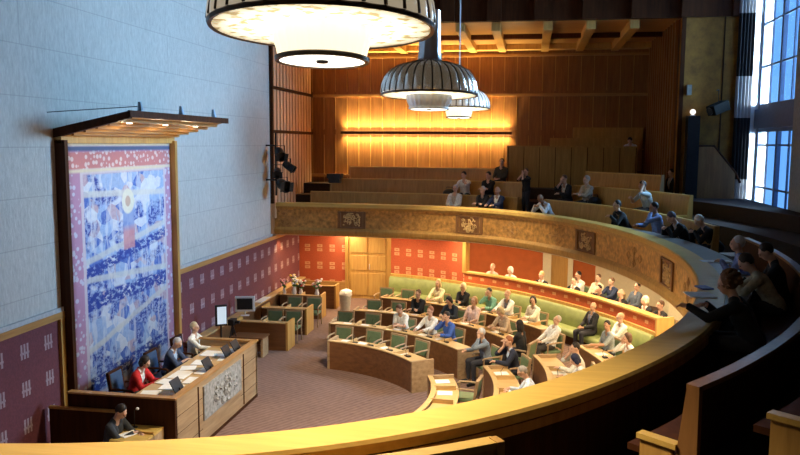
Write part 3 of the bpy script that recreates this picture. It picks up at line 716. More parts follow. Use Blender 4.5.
gl = tag(MB().lathe([(.001, 0), (.03, 0), (.036, .1), (.033, .1), (.028, .008), (.001, .008)], 14).build('water_glass', GLASS, smooth=True), 'water glass on the podium beside the white jacket woman', 'glass'); gl.location = (-6.5, 15.0, pz)

# ------------------------------------------------------------------ chairs
def make_chair(name, label, cat, cloth, frame, high=0):
    t = thing(name, label, cat)
    MB().cbox((0, .02, .42), (.48, .46, .08)).build('seat', cloth, t, bevel=.025)
    T = Matrix.Translation((0, -.23, .45)) @ Matrix.Rotation(.14, 4, 'X')
    MB().box(-.21, .21, -.03, .03, .03, .37+high, T).build('backrest', cloth, t, bevel=.02)
    fb = MB().box(-.25, -.21, -.035, .025, -.05, .41+high, T).box(.21, .25, -.035, .025, -.05, .41+high, T).box(-.21, .21, -.035, .025, .37+high, .41+high, T)
    fb.build('back_frame', frame, t)
    for s in (-1, 1):
        MB().tube([(s*.25, -.22, .66), (s*.27, 0, .67), (s*.27, .2, .655), (s*.26, .24, .62)], .022, 6).build('armrest', frame, t)
        MB().tube([(s*.24, .2, .0), (s*.25, .2, .64)], [.018, .022], 6).build('leg', frame, t)
        MB().tube([(s*.24, -.27, .0), (s*.23, -.2, .46)], [.018, .022], 6).build('leg', frame, t)
    return t
chair0 = make_chair('armchair', '', 'chair', DGREEN, PALEOAK)
used = []
def place_chair(x, y, rz, z, label, group=None):
    if not used: used.append(1); chair0.location = (x, y, z); chair0.rotation_euler = (0, 0, rz); chair0['label'] = label; o = chair0
    else: o = dup(chair0, (x, y, z), rz, label)
    if group: o['group'] = group
    return o
def rot_to(dx, dy): return math.atan2(-dx, dy)
hc = make_chair('high_back_chair', 'dark blue high backed podium chair behind the woman in red', 'chair', BLUEUP, DARKW, .12)
hc.location = (-7.56, 13.32, .331); hc.rotation_euler = (0, 0, rot_to(1, 0)); hc['group'] = 'podium chairs'
dup(hc, (-7.56, 14.75, .331), rot_to(1, 0), 'dark blue high backed podium chair behind the man in navy')
dup(hc, (-7.56, 15.95, .331), rot_to(1, 0), 'dark blue high backed podium chair behind the woman in white')

# ------------------------------------------------------------------ hemicycle desks
DESKS = dict(A=(-5.57, 14.68, 3.71), B=(-5.74, 15.04, 5.13), Cc=(-5.30, 16.13, 5.77), D=(-6.62, 15.52, 8.63))
RANGES = {}
def curved_desk(key, a0, a1, label, seats):
    RANGES.setdefault(key, []).append((min(a0, a1), max(a0, a1)))
    cx, cy, R = DESKS[key]
    am = math.radians((a0+a1)/2); loc = Vector((cx+R*math.cos(am), cy+R*math.sin(am), 0))
    t = thing('curved_desk', label, 'desk', loc, 0, 'curved council desks')
    P = arc(cx, cy, R, a0, a1, 2.5)
    def p(mb, n, mat, **k): o = mb.build(n, mat, t, **k); o.location = -loc; return o
    p(MB().sweep(P, [(0, .0), (0, .71), (.035, .71), (.035, 0)]), 'front_panel', WALNUT, smooth=True, sharp=.6)
    p(MB().sweep(P, [(-.015, .71), (-.015, .735), (.09, .735), (.09, .71)]), 'front_rail', DESKTOP, smooth=True, sharp=.6)
    p(MB().sweep(P, [(.035, .635), (.035, .66), (.55, .66), (.55, .635)]), 'worktop', DESKTOP, smooth=True, sharp=.6)
    p(MB().sweep(P, [(.05, .42), (.05, .44), (.4, .44), (.4, .42)]), 'shelf', WALNUT, smooth=True, sharp=.6)
    for (pp, nn), s in ((P[0], 1), (P[-1], -1)):
        T = face_T(pp, nn, 0)
        o = p(MB().box(-.03, .03, -.56, .012, 0, .74, T), 'end_panel', PALEOAK)
    for a in seats:                       # low gabled dividers between the seats
        a = math.radians(a); n = V2(math.cos(a), math.sin(a)); T = face_T(V2(cx, cy)+n*R, n, .66)
        p(MB().prism([(-.5, .0), (-.06, .0), (-.06, .012), (-.5, .012)], 0, .10, T @ Matrix.Rotation(PI/2, 4, 'Z') @ Matrix.Scale(-1, 4, (0, 1, 0)) if False else T).add and MB().box(-.014, .014, -.5, -.05, 0, .09, T), 'divider', DESKTOP)
    return t
def ang_of(key, px, py, z, Roff):
    """bearing on the desk arc whose point, Roff behind the front, is seen at column px"""
    cx, cy, R = DESKS[key]; best = None
    for k in range(-300, 1000):
        a = math.radians(k/10); w = (cx+(R+Roff)*math.cos(a), cy+(R+Roff)*math.sin(a), z); u, v = proj(w)
        d = abs(u-px)+.6*abs(v-py)
        if best is None or d < best[0]: best = (d, a)
    return best[1]
def seat_pos(key, a, Roff): cx, cy, R = DESKS[key]; return V2(cx+(R+Roff)*math.cos(a), cy+(R+Roff)*math.sin(a))
curved_desk('A', 80, 36, 'frontmost curved desk on the left with four empty green chairs', [72, 60, 49])
curved_desk('A', 19, -24, 'frontmost short curved desk across the aisle with one empty chair', [8, -4])
curved_desk('B', 86, 36.5, 'second curved desk, where men in white shirts sit', [78, 68, 58, 47])
curved_desk('B', 20.5, -24, 'second curved desk across the aisle, where dark suit man sits', [12, 3, -6])
curved_desk('Cc', 88, 34, 'third curved desk, the one with the blonde woman in patterned top', [78, 68, 57, 46])
curved_desk('Cc', 18.5, -20, 'third curved desk across the aisle, beside the two bowed people', [9, -2])
curved_desk('D', 77, 35.5, 'rearmost long curved desk nearest the green leather bench', [70, 62, 54, 46, 40])
curved_desk('D', 24, -6, 'rearmost desk across the aisle, before the grey T-shirt man', [15, 6])

# desks by the left wall
def side_desk(x0, x1, y0, dep, h, label, nd=2):
    t = thing('straight_desk', label, 'desk', ((x0+x1)/2, y0, 0), 0, 'straight desks along the crimson wall')
    def p(mb, n, mat, **k): o = mb.build(n, mat, t, **k); o.location = -Vector(t.location); return o
    p(MB().box(x0, x1, y0, y0+.035, 0, h), 'front_panel', WALNUT)
    p(MB().box(x0, x1, y0-.015, y0+.08, h, h+.025), 'front_rail', DESKTOP)
    p(MB().box(x0, x1, y0+.035, y0+dep, h-.1, h-.075), 'worktop', DESKTOP)
    p(MB().box(x1-.04, x1+.02, y0-.02, y0+dep, 0, h+.04), 'end_panel', LITOAK)
    p(MB().box(x0, x0+.04, y0, y0+dep, 0, h+.04), 'end_panel', LITOAK)
    for k in range(1, nd): xx = x0+(x1-x0)*k/nd; p(MB().box(xx-.015, xx+.015, y0+.05, y0+dep, h-.075, h+.02), 'divider', DESKTOP)
    return t
side_desk(-8.02, -6.47, 19.75, .62, .75, 'nearest straight desk by the red wall behind the oak stool table')
side_desk(-7.88, -6.47, 21.55, .72, .75, 'second straight desk from the podium, by the white framed monitor')
side_desk(-8.0, -6.6, 23.6, .6, .75, 'third straight desk, the one crowded with flower vases')
side_desk(-7.9, -6.52, 25.2, .5, .78, 'farthest straight desk near the wooden door and white bin')
wc = thing('wall_counter', 'narrow oak counter running along the red wall', 'counter', (-8.2, 21, 0))
for n_, mb, mt in (('top', MB().box(WX+.06, -8.08, 17.4, 26.9, .74, .78), DESKTOP), ('front', MB().box(-8.12, -8.09, 17.4, 26.9, 0, .74), WALNUT)):
    o = mb.build(n_, mt, wc); o.location = -Vector(wc.location)
st = thing('stool_table', 'low square oak table standing alone before the nearest straight desk', 'table', (-7.3, 19.2, 0))
MB().box(-.48, .42, -.28, .28, .50, .54).build('tabletop', WALNUT, st, bevel=.006)
for s in (-.44, .34): MB().box(s, s+.06, -.22, .22, .0, .50).build('side_panel', PALEOAK, st)
MB().box(-.38, .34, -.02, .02, .1, .3).build('stretcher', WALNUT, st)
# chairs at straight desks
for (px, py, l) in ((264, 317, 'left empty green armchair behind the nearest straight desk'), (283, 318, 'right empty green armchair behind the nearest straight desk')):
    a = at(px, py, z=.85); place_chair(a.x, 20.75, PI, 0, l)
for (px, l) in ((290, 'left dark green armchair behind the second straight desk'), (311, 'right dark green armchair behind the second straight desk')):
    a = at(px, 300, z=.85); place_chair(a.x-.02, 22.72, PI, 0, l)
# screens
t = thing('desk_monitor', 'white framed monitor standing on the wall counter edge', 'monitor', (-8.0, 20.4, .782), 1.05)
t.location = (-7.93, 20.4, .782); t.rotation_euler = (0, 0, .25)
MB().box(-.28, .28, -.02, .03, .12, .56).build('casing', WHITEP, t, bevel=.01)
MB().box(-.22, .22, -.027, -.019, .18, .50).build('screen', BLACK, t)
MB().box(-.12, .12, -.08, .08, 0, .015).tube([(0, .02, .01), (0, .03, .2)], .02).build('stand', WHITEP, t)
a = at(221, 313, x=-7.75)
t = thing('portrait_screen', 'lit portrait screen with black frame on a stand behind the podium', 'screen', (a.x, a.y, 0), .55)
MB().box(-.15, .15, -.03, .03, 1.0, 1.55).build('frame', BLACK, t, bevel=.008)
MB().box(-.10, .13, -.036, -.028, 1.05, 1.5).build('display', SCREEN, t)
MB().tube([(0, .04, .02), (0, .04, 1.2)], .025).build('pole', BLACKM, t)
for k in range(4):
    q_ = k*PI/2+.4; MB().tube([(0, .04, .12), (.3*math.cos(q_), .04+.3*math.sin(q_), .02)], .02, 6).build('leg', BLACKM, t)
mt_ = thing('camera_tripod', 'black tripod with cable clutter between screen and podium end', 'tripod', (-7.75, a.y+.75, 0))
for k in range(3):
    q_ = k*2*PI/3; MB().tube([(0, 0, .85), (.26*math.cos(q_), .26*math.sin(q_), .01)], .016, 6).build('leg', BLACKM, mt_)
MB().cbox((0, 0, .93), (.16, .26, .15)).tube([(.08, 0, .93), (.2, 0, .93)], .045).build('camera_body', BLACK, mt_)
# flowers and vases
def bouquet(loc, cols, label, seed, s=1.0):
    rnd = random.Random(seed); t = thing('flower_vase', label, 'flowers', loc)
    MB().lathe([(.001, 0), (.05*s, 0), (.07*s, .1*s), (.04*s, .2*s), (.05*s, .24*s), (.045*s, .24*s), (.03*s, .19*s), (.001, .03)], 14).build('vase', WHITEP, t, True)
    g = MB(); fl = {c: MB() for c in cols}
    for k in range(22):
        a_, r_, h_ = rnd.uniform(0, 6.3), rnd.uniform(0, .16)*s, rnd.uniform(.32, .52)*s
        e = (r_*math.cos(a_), r_*math.sin(a_), h_); g.tube([(0, 0, .2*s), (e[0]*.5, e[1]*.5, h_*.75), e], .005, 4, caps=False)
        fl[cols[k % len(cols)]].ell((e[0], e[1], e[2]), (.038*s, .038*s, .028*s), 7, 5)
        g.ell((e[0]*.8, e[1]*.8, e[2]-.07), (.04*s, .012, .02), 5, 4)
    g.build('stems', plain('stem_green', (.08, .22, .05)), t, True)
    for c in cols: fl[c].build('blossoms', plain('petal', c, .6), t, True)
PINK, YEL, RED_, WHT = (.85, .45, .45), (.85, .62, .12), (.7, .08, .06), (.85, .83, .75)
for (px, py, col, l, sc_) in ((284, 289, [PINK], 'round pink bouquet leftmost on the wall side desk', 1.0), (294, 288, [YEL, WHT], 'yellow and white bouquet beside the pink one', 1.25), (301, 291, [RED_, WHT], 'red and white bouquet on the third straight desk', 1.0), (317, 293, [PINK, WHT], 'small pink and white bouquet alone at the aisle end of desk', 1.1)):
    a = at(px, py, y=24.0 if px != 317 else 23.9); bouquet((max(-7.95, min(-6.75, a.x)), a.y, .676), col, l, px, sc_)
bn = thing('waste_bin', 'white bin with crumpled plastic bag standing left of the door', 'bin', (-6.13, 25.05, 0))
MB().lathe([(.001, 0), (.16, 0), (.21, .55), (.2, .55), (.15, .02)], 20).build('bucket', plain('bin_grey', (.45, .45, .42)), bn, True)
q = MB().ell((.02, 0, .6), (.21, .2, .14), 12, 8); rnd = random.Random(4)
q.v = [(x+rnd.uniform(-.03, .03), y+rnd.uniform(-.03, .03), z+rnd.uniform(-.03, .03)) for x, y, z in q.v]; q.build('bag', PAPER, bn, True)
papers(-8.2, 22.6, .781, .24, .9, 0, 'long white papers lying on wall counter before the flowers')
papers(-7.3, 23.78, .676, .5, .24, 0, 'white papers on third straight desk beside the vases')

# ------------------------------------------------------------------ gallery benches
MIDW = wood('shaded_oak', (.30, .14, .045), (.17, .075, .022), 'z')  # darker copy of the bench oak, foreground shade put into its colour
def gallery_bench(i0, i1, off, f, top, label, group='curved gallery benches', ends=(1, 1), mat=OAK):
    i0, i1 = max(0, i0), min(NR-1, i1); P = [(RIM[i][0], RIM[i][1]) for i in range(i0, i1+1)]
    m_ = RIM[(i0+i1)//2]; loc = Vector((m_[0].x+m_[1].x*off, m_[0].y+m_[1].y*off, f))
    t = thing('gallery_bench', label, 'bench', loc, 0, group)
    def p(mb, n, mt, **k): o = mb.build(n, mt, t, **k); o.location = -loc; return o
    cl = 5.9
    p(MB().sweep(P, [(off-.02, f+.40), (off+.03, top-.04), (off+.07, top-.04), (off+.03, f+.02), (off-.02, f+.02)], cl), 'backrest', mat, smooth=True, sharp=.5)
    p(MB().sweep(P, [(off+.0, top-.04), (off+.0, top), (off+.10, top), (off+.10, top-.04)], cl), 'top_rail', MIDW if mat is DARKW else RAILW, smooth=True, sharp=.5)
    p(MB().sweep(P, [(off-.46, f+.37), (off-.46, f+.42), (off-.02, f+.42), (off-.02, f+.37)], cl), 'seat', mat, smooth=True, sharp=.5)
    for e, (pp, nn) in enumerate((P[0], P[-1])):
        if not ends[e]: continue
        T = face_T(pp, nn, 0)
        poly = [(-off+.10, f), (-off-.12, f), (-off-.11, top+.005), (-off-.02, top+.005)]
        s = -1 if e == 0 else 1; v = [(x, y, z) for x in (-.025, .025) for y, z in poly]
        T2 = T @ Matrix.Translation((0, 0, 0))
        mb = MB(); mb.add([T2 @ Vector(w) for w in v], [(0, 1, 2, 3), (7, 6, 5, 4)]+[(k, (k+1) % 4, 4+(k+1) % 4, 4+k) for k in range(4)])
        p(mb, 'end_post', MIDW if mat is DARKW else OAK); p(MB().box(-.022, .022, -off+.08, -off+.34, f, f+.50, T), 'end_panel', OAK)
        p(MB().box(-.045, .045, -off+.04, -off+.36, f+.50, f+.54, T), 'armrest', RAILW)
    return t
top1, top2, top3 = 4.03, 4.45, 4.84
O1, O2, O3 = 1.24, 2.19, 3.13
def ri(px, off, z, far=True): return rim_index(px, off, z, far)
fe = NR-6
iA1, iB1, iB1e = ri(520, O1, top1), ri(547, O1, top1), ri(714, O1, top1)
nD, nE = rim_near(at(682, 387, z=3.97), O1), rim_px(508, 441, O1+.03, 4.0)
iDs = min(range(NR), key=lambda i: abs(RIM[i][0].y-14.9)+(0 if RIM[i][0].x > 1 else 99))
gallery_bench(iA1, fe, O1, 3.0, top1, 'front row gallery bench left of the aisle, below the lit wall panels')
gallery_bench(iB1e, iB1, O1, 3.0, top1, 'front row gallery bench right of the aisle, behind leaning spectators')
gallery_bench(nD, iDs, O1, 3.0, 4.0, 'shaded curved gallery bench in the right foreground beneath the window', mat=DARKW)  # dark wood tone stands in for the shade on this bench
gallery_bench(3, nE, O1, 3.0, 4.0, 'nearest gallery bench whose yellow rail enters the bottom edge')
gallery_bench(ri(523, O2, top2), fe-2, O2, 3.42, top2, 'second row gallery bench left of the aisle')
gallery_bench(ri(690, O2, top2), ri(570, O2, top2), O2, 3.42, top2, 'second row gallery bench right of the aisle')
gallery_bench(ri(505, O3, top3), fe-4, O3, 3.84, top3, 'third row gallery bench just under the lit panels')
gallery_bench(ri(658, O3, top3), ri(582, O3, top3), O3, 3.84, top3, 'highest curved gallery bench right of the aisle, before tall panel')
n2 = rim_px(786, 440, O2-.36, 3.96)
gallery_bench(n2, min(n2+25, NR), O2, 3.42, 4.42, 'shaded bench end with armrest at the bottom right corner', mat=DARKW)  # foreground shade put into the wood colour here too
# raised rear stand
pl = at(507, 147, y=26.9); pr = at(638, 147, y=26.9)
rs = thing('rear_stand', 'tall panelled wooden stand with stepped benches at the back right', 'stand', (1.4, 27, 3.9))
def rp(mb, n, mat): o = mb.build(n, mat, rs); o.location = -Vector(rs.location); return o
rp(MB().box(pl.x, pr.x, 26.9, 26.98, 3.5, pl.z), 'front_panel', OAK); rp(MB().box(pl.x-.02, pr.x+.02, 26.86, 27.02, pl.z, pl.z+.05), 'top_rail', OAK)
for k in range(9): xx = pl.x+.05+k*(pr.x-pl.x-.1)/8; rp(MB().box(xx-.01, xx+.01, 26.885, 26.9, 3.6, pl.z), 'stile', DARKW)
rp(MB().box(pl.x, pr.x, 26.98, 28.6, 3.5, 4.75), 'platform', DARKW)
p2, p2r = at(550, 138, y=27.7), at(638, 138, y=27.7); rp(MB().box(p2.x, p2r.x, 27.68, 27.74, 4.75, p2.z), 'bench_back', OAK); rp(MB().box(p2.x, p2r.x, 27.3, 27.68, 5.2, 5.25), 'bench_seat', OAK)
p3, p3r = at(573, 127.5, y=28.5), at(643, 127.5, y=28.5); rp(MB().box(p3.x, p3r.x, 28.46, 28.52, 4.75, p3.z), 'bench_back', OAK); rp(MB().box(p3.x, p3r.x, 28.1, 28.46, 5.5, 5.55), 'bench_seat', OAK)
# press counter outside the rail on the right
ic0, ic1 = rim_near((2.0, 9.6), 0), rim_near((2.1, 18.9), 0)
P = [(RIM[i][0], RIM[i][1]) for i in range(ic0, ic1+1)]
cm = plain('grey_linoleum_top', (.17, .17, .18), .35, noise=.1); K = len(P)
mb = MB(); vs = []; fs = []
for j, (p, n) in enumerate(P):
    w_ = .36+.46*math.sin(PI*j/(K-1))**.5
    for o_, z_ in ((.345, 3.66), (.345, 3.705), (w_, 3.705), (w_, 3.66)): q = p+n*o_; vs.append((q.x, q.y, z_))
for j in range(K-1):
    for k in range(4): k2 = (k+1) % 4; fs.append((j*4+k, j*4+4+k, j*4+4+k2, j*4+k2))
fs += [(0, 1, 2, 3), tuple(4*(K-1)+k for k in (3, 2, 1, 0))]; mb.add(vs, fs)
pc = tag(mb.build('press_counter', cm, smooth=True, sharp=.5), 'wide grey topped curved writing counter along the right balcony rail', 'counter')

# ------------------------------------------------------------------ stage lights, loudspeaker, rail, post
def stage_light(loc, rz, tilt, label, s=1.0):
    t = thing('stage_light', label, 'light', loc, rz, 'black stage lights on the corner pole')
    T = Matrix.Rotation(tilt, 4, 'X') @ Matrix.Scale(s, 4)
    MB().lathe([(.001, -.2), (.1, -.2), (.13, -.12), (.14, .16), (.16, .22), (.145, .22), (.12, .1), (.001, .1)], 18, T=T @ Matrix.Rotation(PI/2, 4, 'X')).build('lamp_body', BLACK, t, True)
    MB().box(-.17, -.155, -.02, .02, -.02, .25).box(.155, .17, -.02, .02, -.02, .25).box(-.17, .17, -.02, .02, .235, .25).build('yoke', BLACKM, t)
    for s_ in (-1, 1): MB().box(s_*.13-.05, s_*.13+.05, -.25, -.24, -.12, .12, T).build('barn_door', BLACKM, t)
pol = tag(MB().tube([(-8.05, 23.6, 4.0), (-8.05, 23.6, 6.0)], .03).tube([(-8.38, 23.6, 5.6), (-8.05, 23.6, 5.6)], .025).tube([(-8.38, 23.6, 4.5), (-8.05, 23.6, 4.5)], .025).build('lighting_pole', BLACKM), 'black vertical lighting pole in the corner of the gallery', 'pole')
stage_light((-7.88, 23.5, 5.35), .6, .5, 'topmost stage light on the black corner pole', 1.1)
stage_light((-7.6, 23.5, 4.95), 1.5, .6, 'small stage light turned aside at middle of corner pole', .9)
stage_light((-7.95, 23.45, 4.75), .3, .4, 'middle stage light close to the grey wall', .9)
stage_light((-7.8, 23.5, 4.35), .8, .2, 'lowest stage light just above the balcony rail', 1.25)
cbx = tag(MB().box(-7.0, -6.5, 25.9, 26.3, 4.46, 4.62).box(-6.95, -6.55, 25.95, 26.25, 4.3, 4.46).build('equipment_case', BLACK), 'dark equipment case on bench behind the stage lights', 'case')
sp_ = at(718, 108, y=22.75)
t = thing('loudspeaker', 'black loudspeaker hung on the brown wall left of the curtain', 'speaker', sp_, .5)
T = Matrix.Rotation(-.35, 4, 'Y'); MB().box(-.27, .27, -.17, .15, -.14, .14, T).build('cabinet', plain('speaker_black', (.01, .01, .01), .95, spec=.1), t, bevel=.02)
MB().lathe([(.001, 0), (.09, 0), (.11, .02), (.12, .02)], 16, T=T @ Matrix.Translation((-.28, 0, 0)) @ Matrix.Rotation(-PI/2, 4, 'Y')).build('cone', BLACKM, t, True)
MB().tube([(0, 0, .1), (0, 0, .5), (.1, .2, .5)], .015).build('bracket', BLACKM, t)
wl = at(689, 90, y=22.93); tag(MB().box(wl.x-.06, wl.x+.06, 22.85, 22.995, wl.z-.14, wl.z+.14).build('wall_sensor', plain('grey_box', (.2, .19, .17))), 'small grey box high on the brown wall', 'box')
dpst = tag(MB().box(4.3, 4.62, 22.6, 22.97, 3.0, 6.5).build('dark_pillar', BLACKM), 'narrow dark pillar against the brown wall with small lamp above', 'pillar')
sl_ = thing('small_lamp', 'small glowing white lamp on top of the dark pillar', 'lamp', (4.45, 22.8, 6.502))
MB().lathe([(.001, 0), (.07, 0), (.07, .02), (.02, .03)], 14).build('base', WHITEP, sl_, True)
MB().ell((0, 0, .11), (.08, .08, .08), 12, 8).build('globe', emit('globe_glow', (1, .9, .8), 1.2), sl_, True)
h1, h2, h3 = at(695, 146, y=22.7), at(714, 146, y=22.7), at(735, 172, y=22.7)
hp_ = thing('stair_balustrade', 'wooden stair balustrade with dark sloping handrail by the brown wall', 'railing', (h1.x, 22.7, 3))
o = MB().tube([tuple(h1), tuple(h2), tuple(h3), (h3.x+.15, 22.7, h3.z-.3)], .035).build('handrail', DARKW, hp_); o.location = -Vector(hp_.location)
mb = MB(); v = [(h1.x, h1.z), (h2.x, h2.z), (h3.x, h3.z), (h3.x, 3.0), (h1.x, 3.0)]
mb.add([(x, y, z) for y in (22.68, 22.72) for x, z in v], [(0, 1, 2, 3, 4), (9, 8, 7, 6, 5)]+[(k, (k+1) % 5, 5+(k+1) % 5, 5+k) for k in range(5)])
o = mb.build('infill_panel', PANELW, hp_); o.location = -Vector(hp_.location)

# ------------------------------------------------------------------ people
import numpy as np
def ik(a, b, l1, l2, hint):
    a, b = Vector(a), Vector(b); d = b-a; L = min(d.length, (l1+l2)*.985); d.normalize(); b = a+d*L
    x = (l1*l1-l2*l2+L*L)/(2*L); h = math.sqrt(max(0, l1*l1-x*x)); n = Vector(hint); n = (n-d*n.dot(d)).normalized()
    return a+d*x+n*h, b
SKEL = {}
def skeleton(pose):
    lean, hpitch, turn, arms, stand = pose
    P0 = Vector((0, 0, .56)) if not stand else Vector((0, 0, .95)); L = math.radians(lean); u = Vector((0, math.sin(L), math.cos(L)))
    seg = []  # label, a, b, ra, rb
    def s(l, a, b, ra, rb): seg.append((l, Vector(a), Vector(b), ra, rb))
    belly, chest, S0, neck = P0+u*.16, P0+u*.33, P0+u*.45, P0+u*.54
    h = L*.6+math.radians(hpitch); hd = Vector((0, math.sin(h), math.cos(h))); head = neck+hd*.135+Vector((0, .015, 0))
    for sx in (-1, 1):
        s('torso', chest+Vector((sx*.065, 0, 0)), belly+Vector((sx*.05, .0, 0)), .105, .098)
        s('hip', belly+Vector((sx*.05, 0, -.02)), P0+Vector((sx*.07, 0, .0)), .10, .112)
        s('torso', chest+Vector((sx*.07, 0, .04)), S0+Vector((sx*.15, 0, -.005)), .085, .055)
        s('torso', neck-hd*.03, S0+Vector((sx*.13, 0, .0)), .045, .045)
        sh_ = S0+Vector((sx*.175, 0, -.02))
        mode = arms[0 if sx < 0 else 1]
        dz_ = P0.z-.56
        tgt = {'table': (sx*.12, .50, .80+dz_), 'wide': (sx*.28, .46, .80+dz_), 'lap': (sx*.09, .30, .68+dz_), 'rail': (sx*.10, .52, .90+dz_), 'reach': (sx*.22, .66, .92+dz_), 'fold': (-sx*.06, .40, .82+dz_),
               'down': (sx*.23, .04, .38+dz_), 'chin': tuple(head+Vector((sx*.045, .09, -.12))), 'temple': tuple(head+Vector((sx*.10, .05, -.0))), 'clasp': tuple(head+Vector((sx*.02, .16, -.10)))}[mode]
        el, wr = ik(sh_, tgt, .29, .25, (sx*.6, -.25, -.8) if mode not in ('chin', 'temple', 'clasp') else (sx*.5, .5, -.9))
        s('uarm', sh_, el, .054, .042); s('farm', el, wr, .042, .028)
        d = (wr-el).normalized()
        if mode in ('table', 'wide', 'rail', 'reach', 'fold', 'lap'): d = Vector((d.x, d.y, 0)).normalized()
        if mode in ('chin', 'temple', 'clasp'): d = Vector((-sx*.2, .0, 1)).normalized()
        s('hand', wr, wr+d*.075, .026, .031)
        seg.append(('fingers', wr+d*.075, d, sx, mode))
        if stand: kn = Vector((sx*.10, .02, .50)); an = Vector((sx*.11, -.02, .09))
        else: kn = Vector((sx*.13, .42, .53)); an = Vector((sx*.14, .40, .10))
        s('leg', P0+Vector((sx*.09, .0, -.02)), kn, .095, .062); s('leg', kn, an, .06, .04)
        s('foot', an+Vector((0, -.02, -.045)), an+Vector((sx*.03, .17, -.06)), .042, .034)
    s('neck', S0+Vector((0, 0, .0)), neck+hd*.06, .056, .052)
    return seg, head, h, math.radians(turn), S0, u
BODY = {}
SKINM = [plain('skin_light', (.62, .38, .27), .5, noise=.05), plain('skin_tan', (.48, .27, .17), .5, noise=.05), plain('skin_brown', (.22, .11, .06), .5, noise=.05)]
def head_T(head, h, turn): return Matrix.Translation(head) @ Matrix.Rotation(-h, 4, 'X') @ Matrix.Rotation(turn, 4, 'Z')
def body(pose):
    if pose in BODY: return BODY[pose]
    seg, head, h, turn, S0, u = skeleton(pose); mb = MB(); cap = [s for s in seg if s[0] != 'fingers']
    for l, a, b, ra, rb in cap:
        d = (b-a).normalized(); n = 5
        pts_ = [a-d*ra*.95, a-d*ra*.7]+[a+(b-a)*k/n for k in range(n+1)]+[b+d*rb*.7, b+d*rb*.95]
        mb.tube(pts_, [ra*.3, ra*.72]+[ra+(rb-ra)*k/n for k in range(n+1)]+[rb*.72, rb*.3], 12)
    HT = head_T(head, h, turn)
    mb.ell((0, -.01, .015), (.076, .096, .105), 16, 12, HT); mb.ell((0, .03, -.045), (.056, .062, .07), 14, 10, HT)
    mb.ell((0, .095, -.012), (.014, .024, .026), 8, 6, HT); mb.ell((0, .082, .03), (.055, .02, .014), 8, 6, HT)
    for sx in (-1, 1): mb.ell((sx*.078, -.01, -.005), (.014, .024, .034), 8, 6, HT)
    me = mb.mesh('b', None); o = bpy.data.objects.new('tmp', me); C.objects.link(o)
    r = o.modifiers.new('r', 'REMESH'); r.mode = 'VOXEL'; r.voxel_size = .0125
    sm = o.modifiers.new('s', 'SMOOTH'); sm.iterations = 3; sm.factor = .5
    dg = bpy.context.evaluated_depsgraph_get(); ev = o.evaluated_get(dg); m2 = bpy.data.meshes.new_from_object(ev); bpy.data.objects.remove(o)
    nv = len(m2.vertices); co_ = np.empty(nv*3); m2.vertices.foreach_get('co', co_); co_ = co_.reshape(-1, 3); no = np.array([v.normal[:] for v in m2.vertices])
    labs = [c[0] for c in cap]+['head']; D = []
    for l, a, b, ra, rb in cap:
        a_, b_ = np.array(a), np.array(b); ab = b_-a_; t = np.clip(((co_-a_)@ab)/(ab@ab), 0, 1)
        D.append(np.linalg.norm(co_-(a_+t[:, None]*ab), axis=1)-(ra+(rb-ra)*t))
    D.append(np.linalg.norm(co_-np.array(head), axis=1)-.095); li = np.argmin(np.array(D), 0); lab = np.array(labs)[li]
    faces = [tuple(p.vertices) for p in m2.polygons]
    def cloth(name, allowed, off, extra=None):
        ok = np.isin(lab, allowed)
        if extra is not None: ok = ok & extra
        used_ = {}; vs = []; fs = []
        for f in faces:
            if all(ok[i] for i in f):
                for i in f:
                    if i not in used_: used_[i] = len(vs); vs.append(tuple(co_[i]+no[i]*off))
                fs.append([used_[i] for i in f])
        me_ = bpy.data.meshes.new(name); me_.from_pydata(vs, [], fs); me_.shade_smooth(); me_.materials.append(PAPER); return me_
    # open collar wedge
    sc_ = np.array(S0); rel_ = co_-sc_; up = np.array(u); hgt = rel_@up
    vee = (no[:, 1] > .1) & (np.abs(rel_[:, 0]) < .02+np.clip((hgt+.30)*.22, 0, .1)) & (hgt > -.28)
    R = dict(long=cloth('sweater', ['torso', 'uarm', 'farm', 'hip'], .014), short=cloth('shirt', ['torso', 'uarm', 'hip'], .014),
             jacket=cloth('jacket', ['torso', 'uarm', 'farm', 'hip'], .02, ~vee), front=cloth('shirt_front', ['torso', 'hip'], .010, vee),
             trousers=cloth('trousers', ['leg', 'hip'], .010), shoes=cloth('shoes', ['foot'], .008))
    # fingers: tapered tubes rooted in the palm
    fb = MB()
    for l, p, d, sx, mode in [s for s in seg if s[0] == 'fingers']:
        side = d.cross(Vector((0, 0, 1))); side = side.normalized() if side.length > .1 else Vector((1, 0, 0)); dn = side.cross(d).normalized()
        if dn.z > 0 and mode not in ('chin', 'temple', 'clasp'): dn = -dn
        for k, (o_, ln) in enumerate(((-.026, .062), (-.009, .075), (.009, .078), (.026, .070))):
            q0 = p-d*.01+side*o_; q1 = q0+d*ln*.5+dn*.004; q2 = q1+d*ln*.3+dn*.014; q3 = q2+d*ln*.15+dn*.018
            fb.tube([q0, q1, q2, q3], [.0095, .009, .008, .006], 6)
        q0 = p-d*.05-side*sx*.02; q1 = q0-side*sx*.03+d*.02; q2 = q1-side*sx*.012+d*.028+dn*.01
        fb.tube([q0, q1, q2], [.012, .011, .008], 6)
    vs = [tuple(c) for c in co_]+fb.v; fs = [list(f) for f in faces]+[[nv+i for i in f] for f in fb.f]
    me_ = bpy.data.meshes.new('person'); me_.from_pydata(vs, [], fs); me_.shade_smooth(); me_.materials.append(SKINM[0])
    bpy.data.meshes.remove(m2); R['body'] = me_; R['HT'] = HT; R['head'] = head; BODY[pose] = R; return R
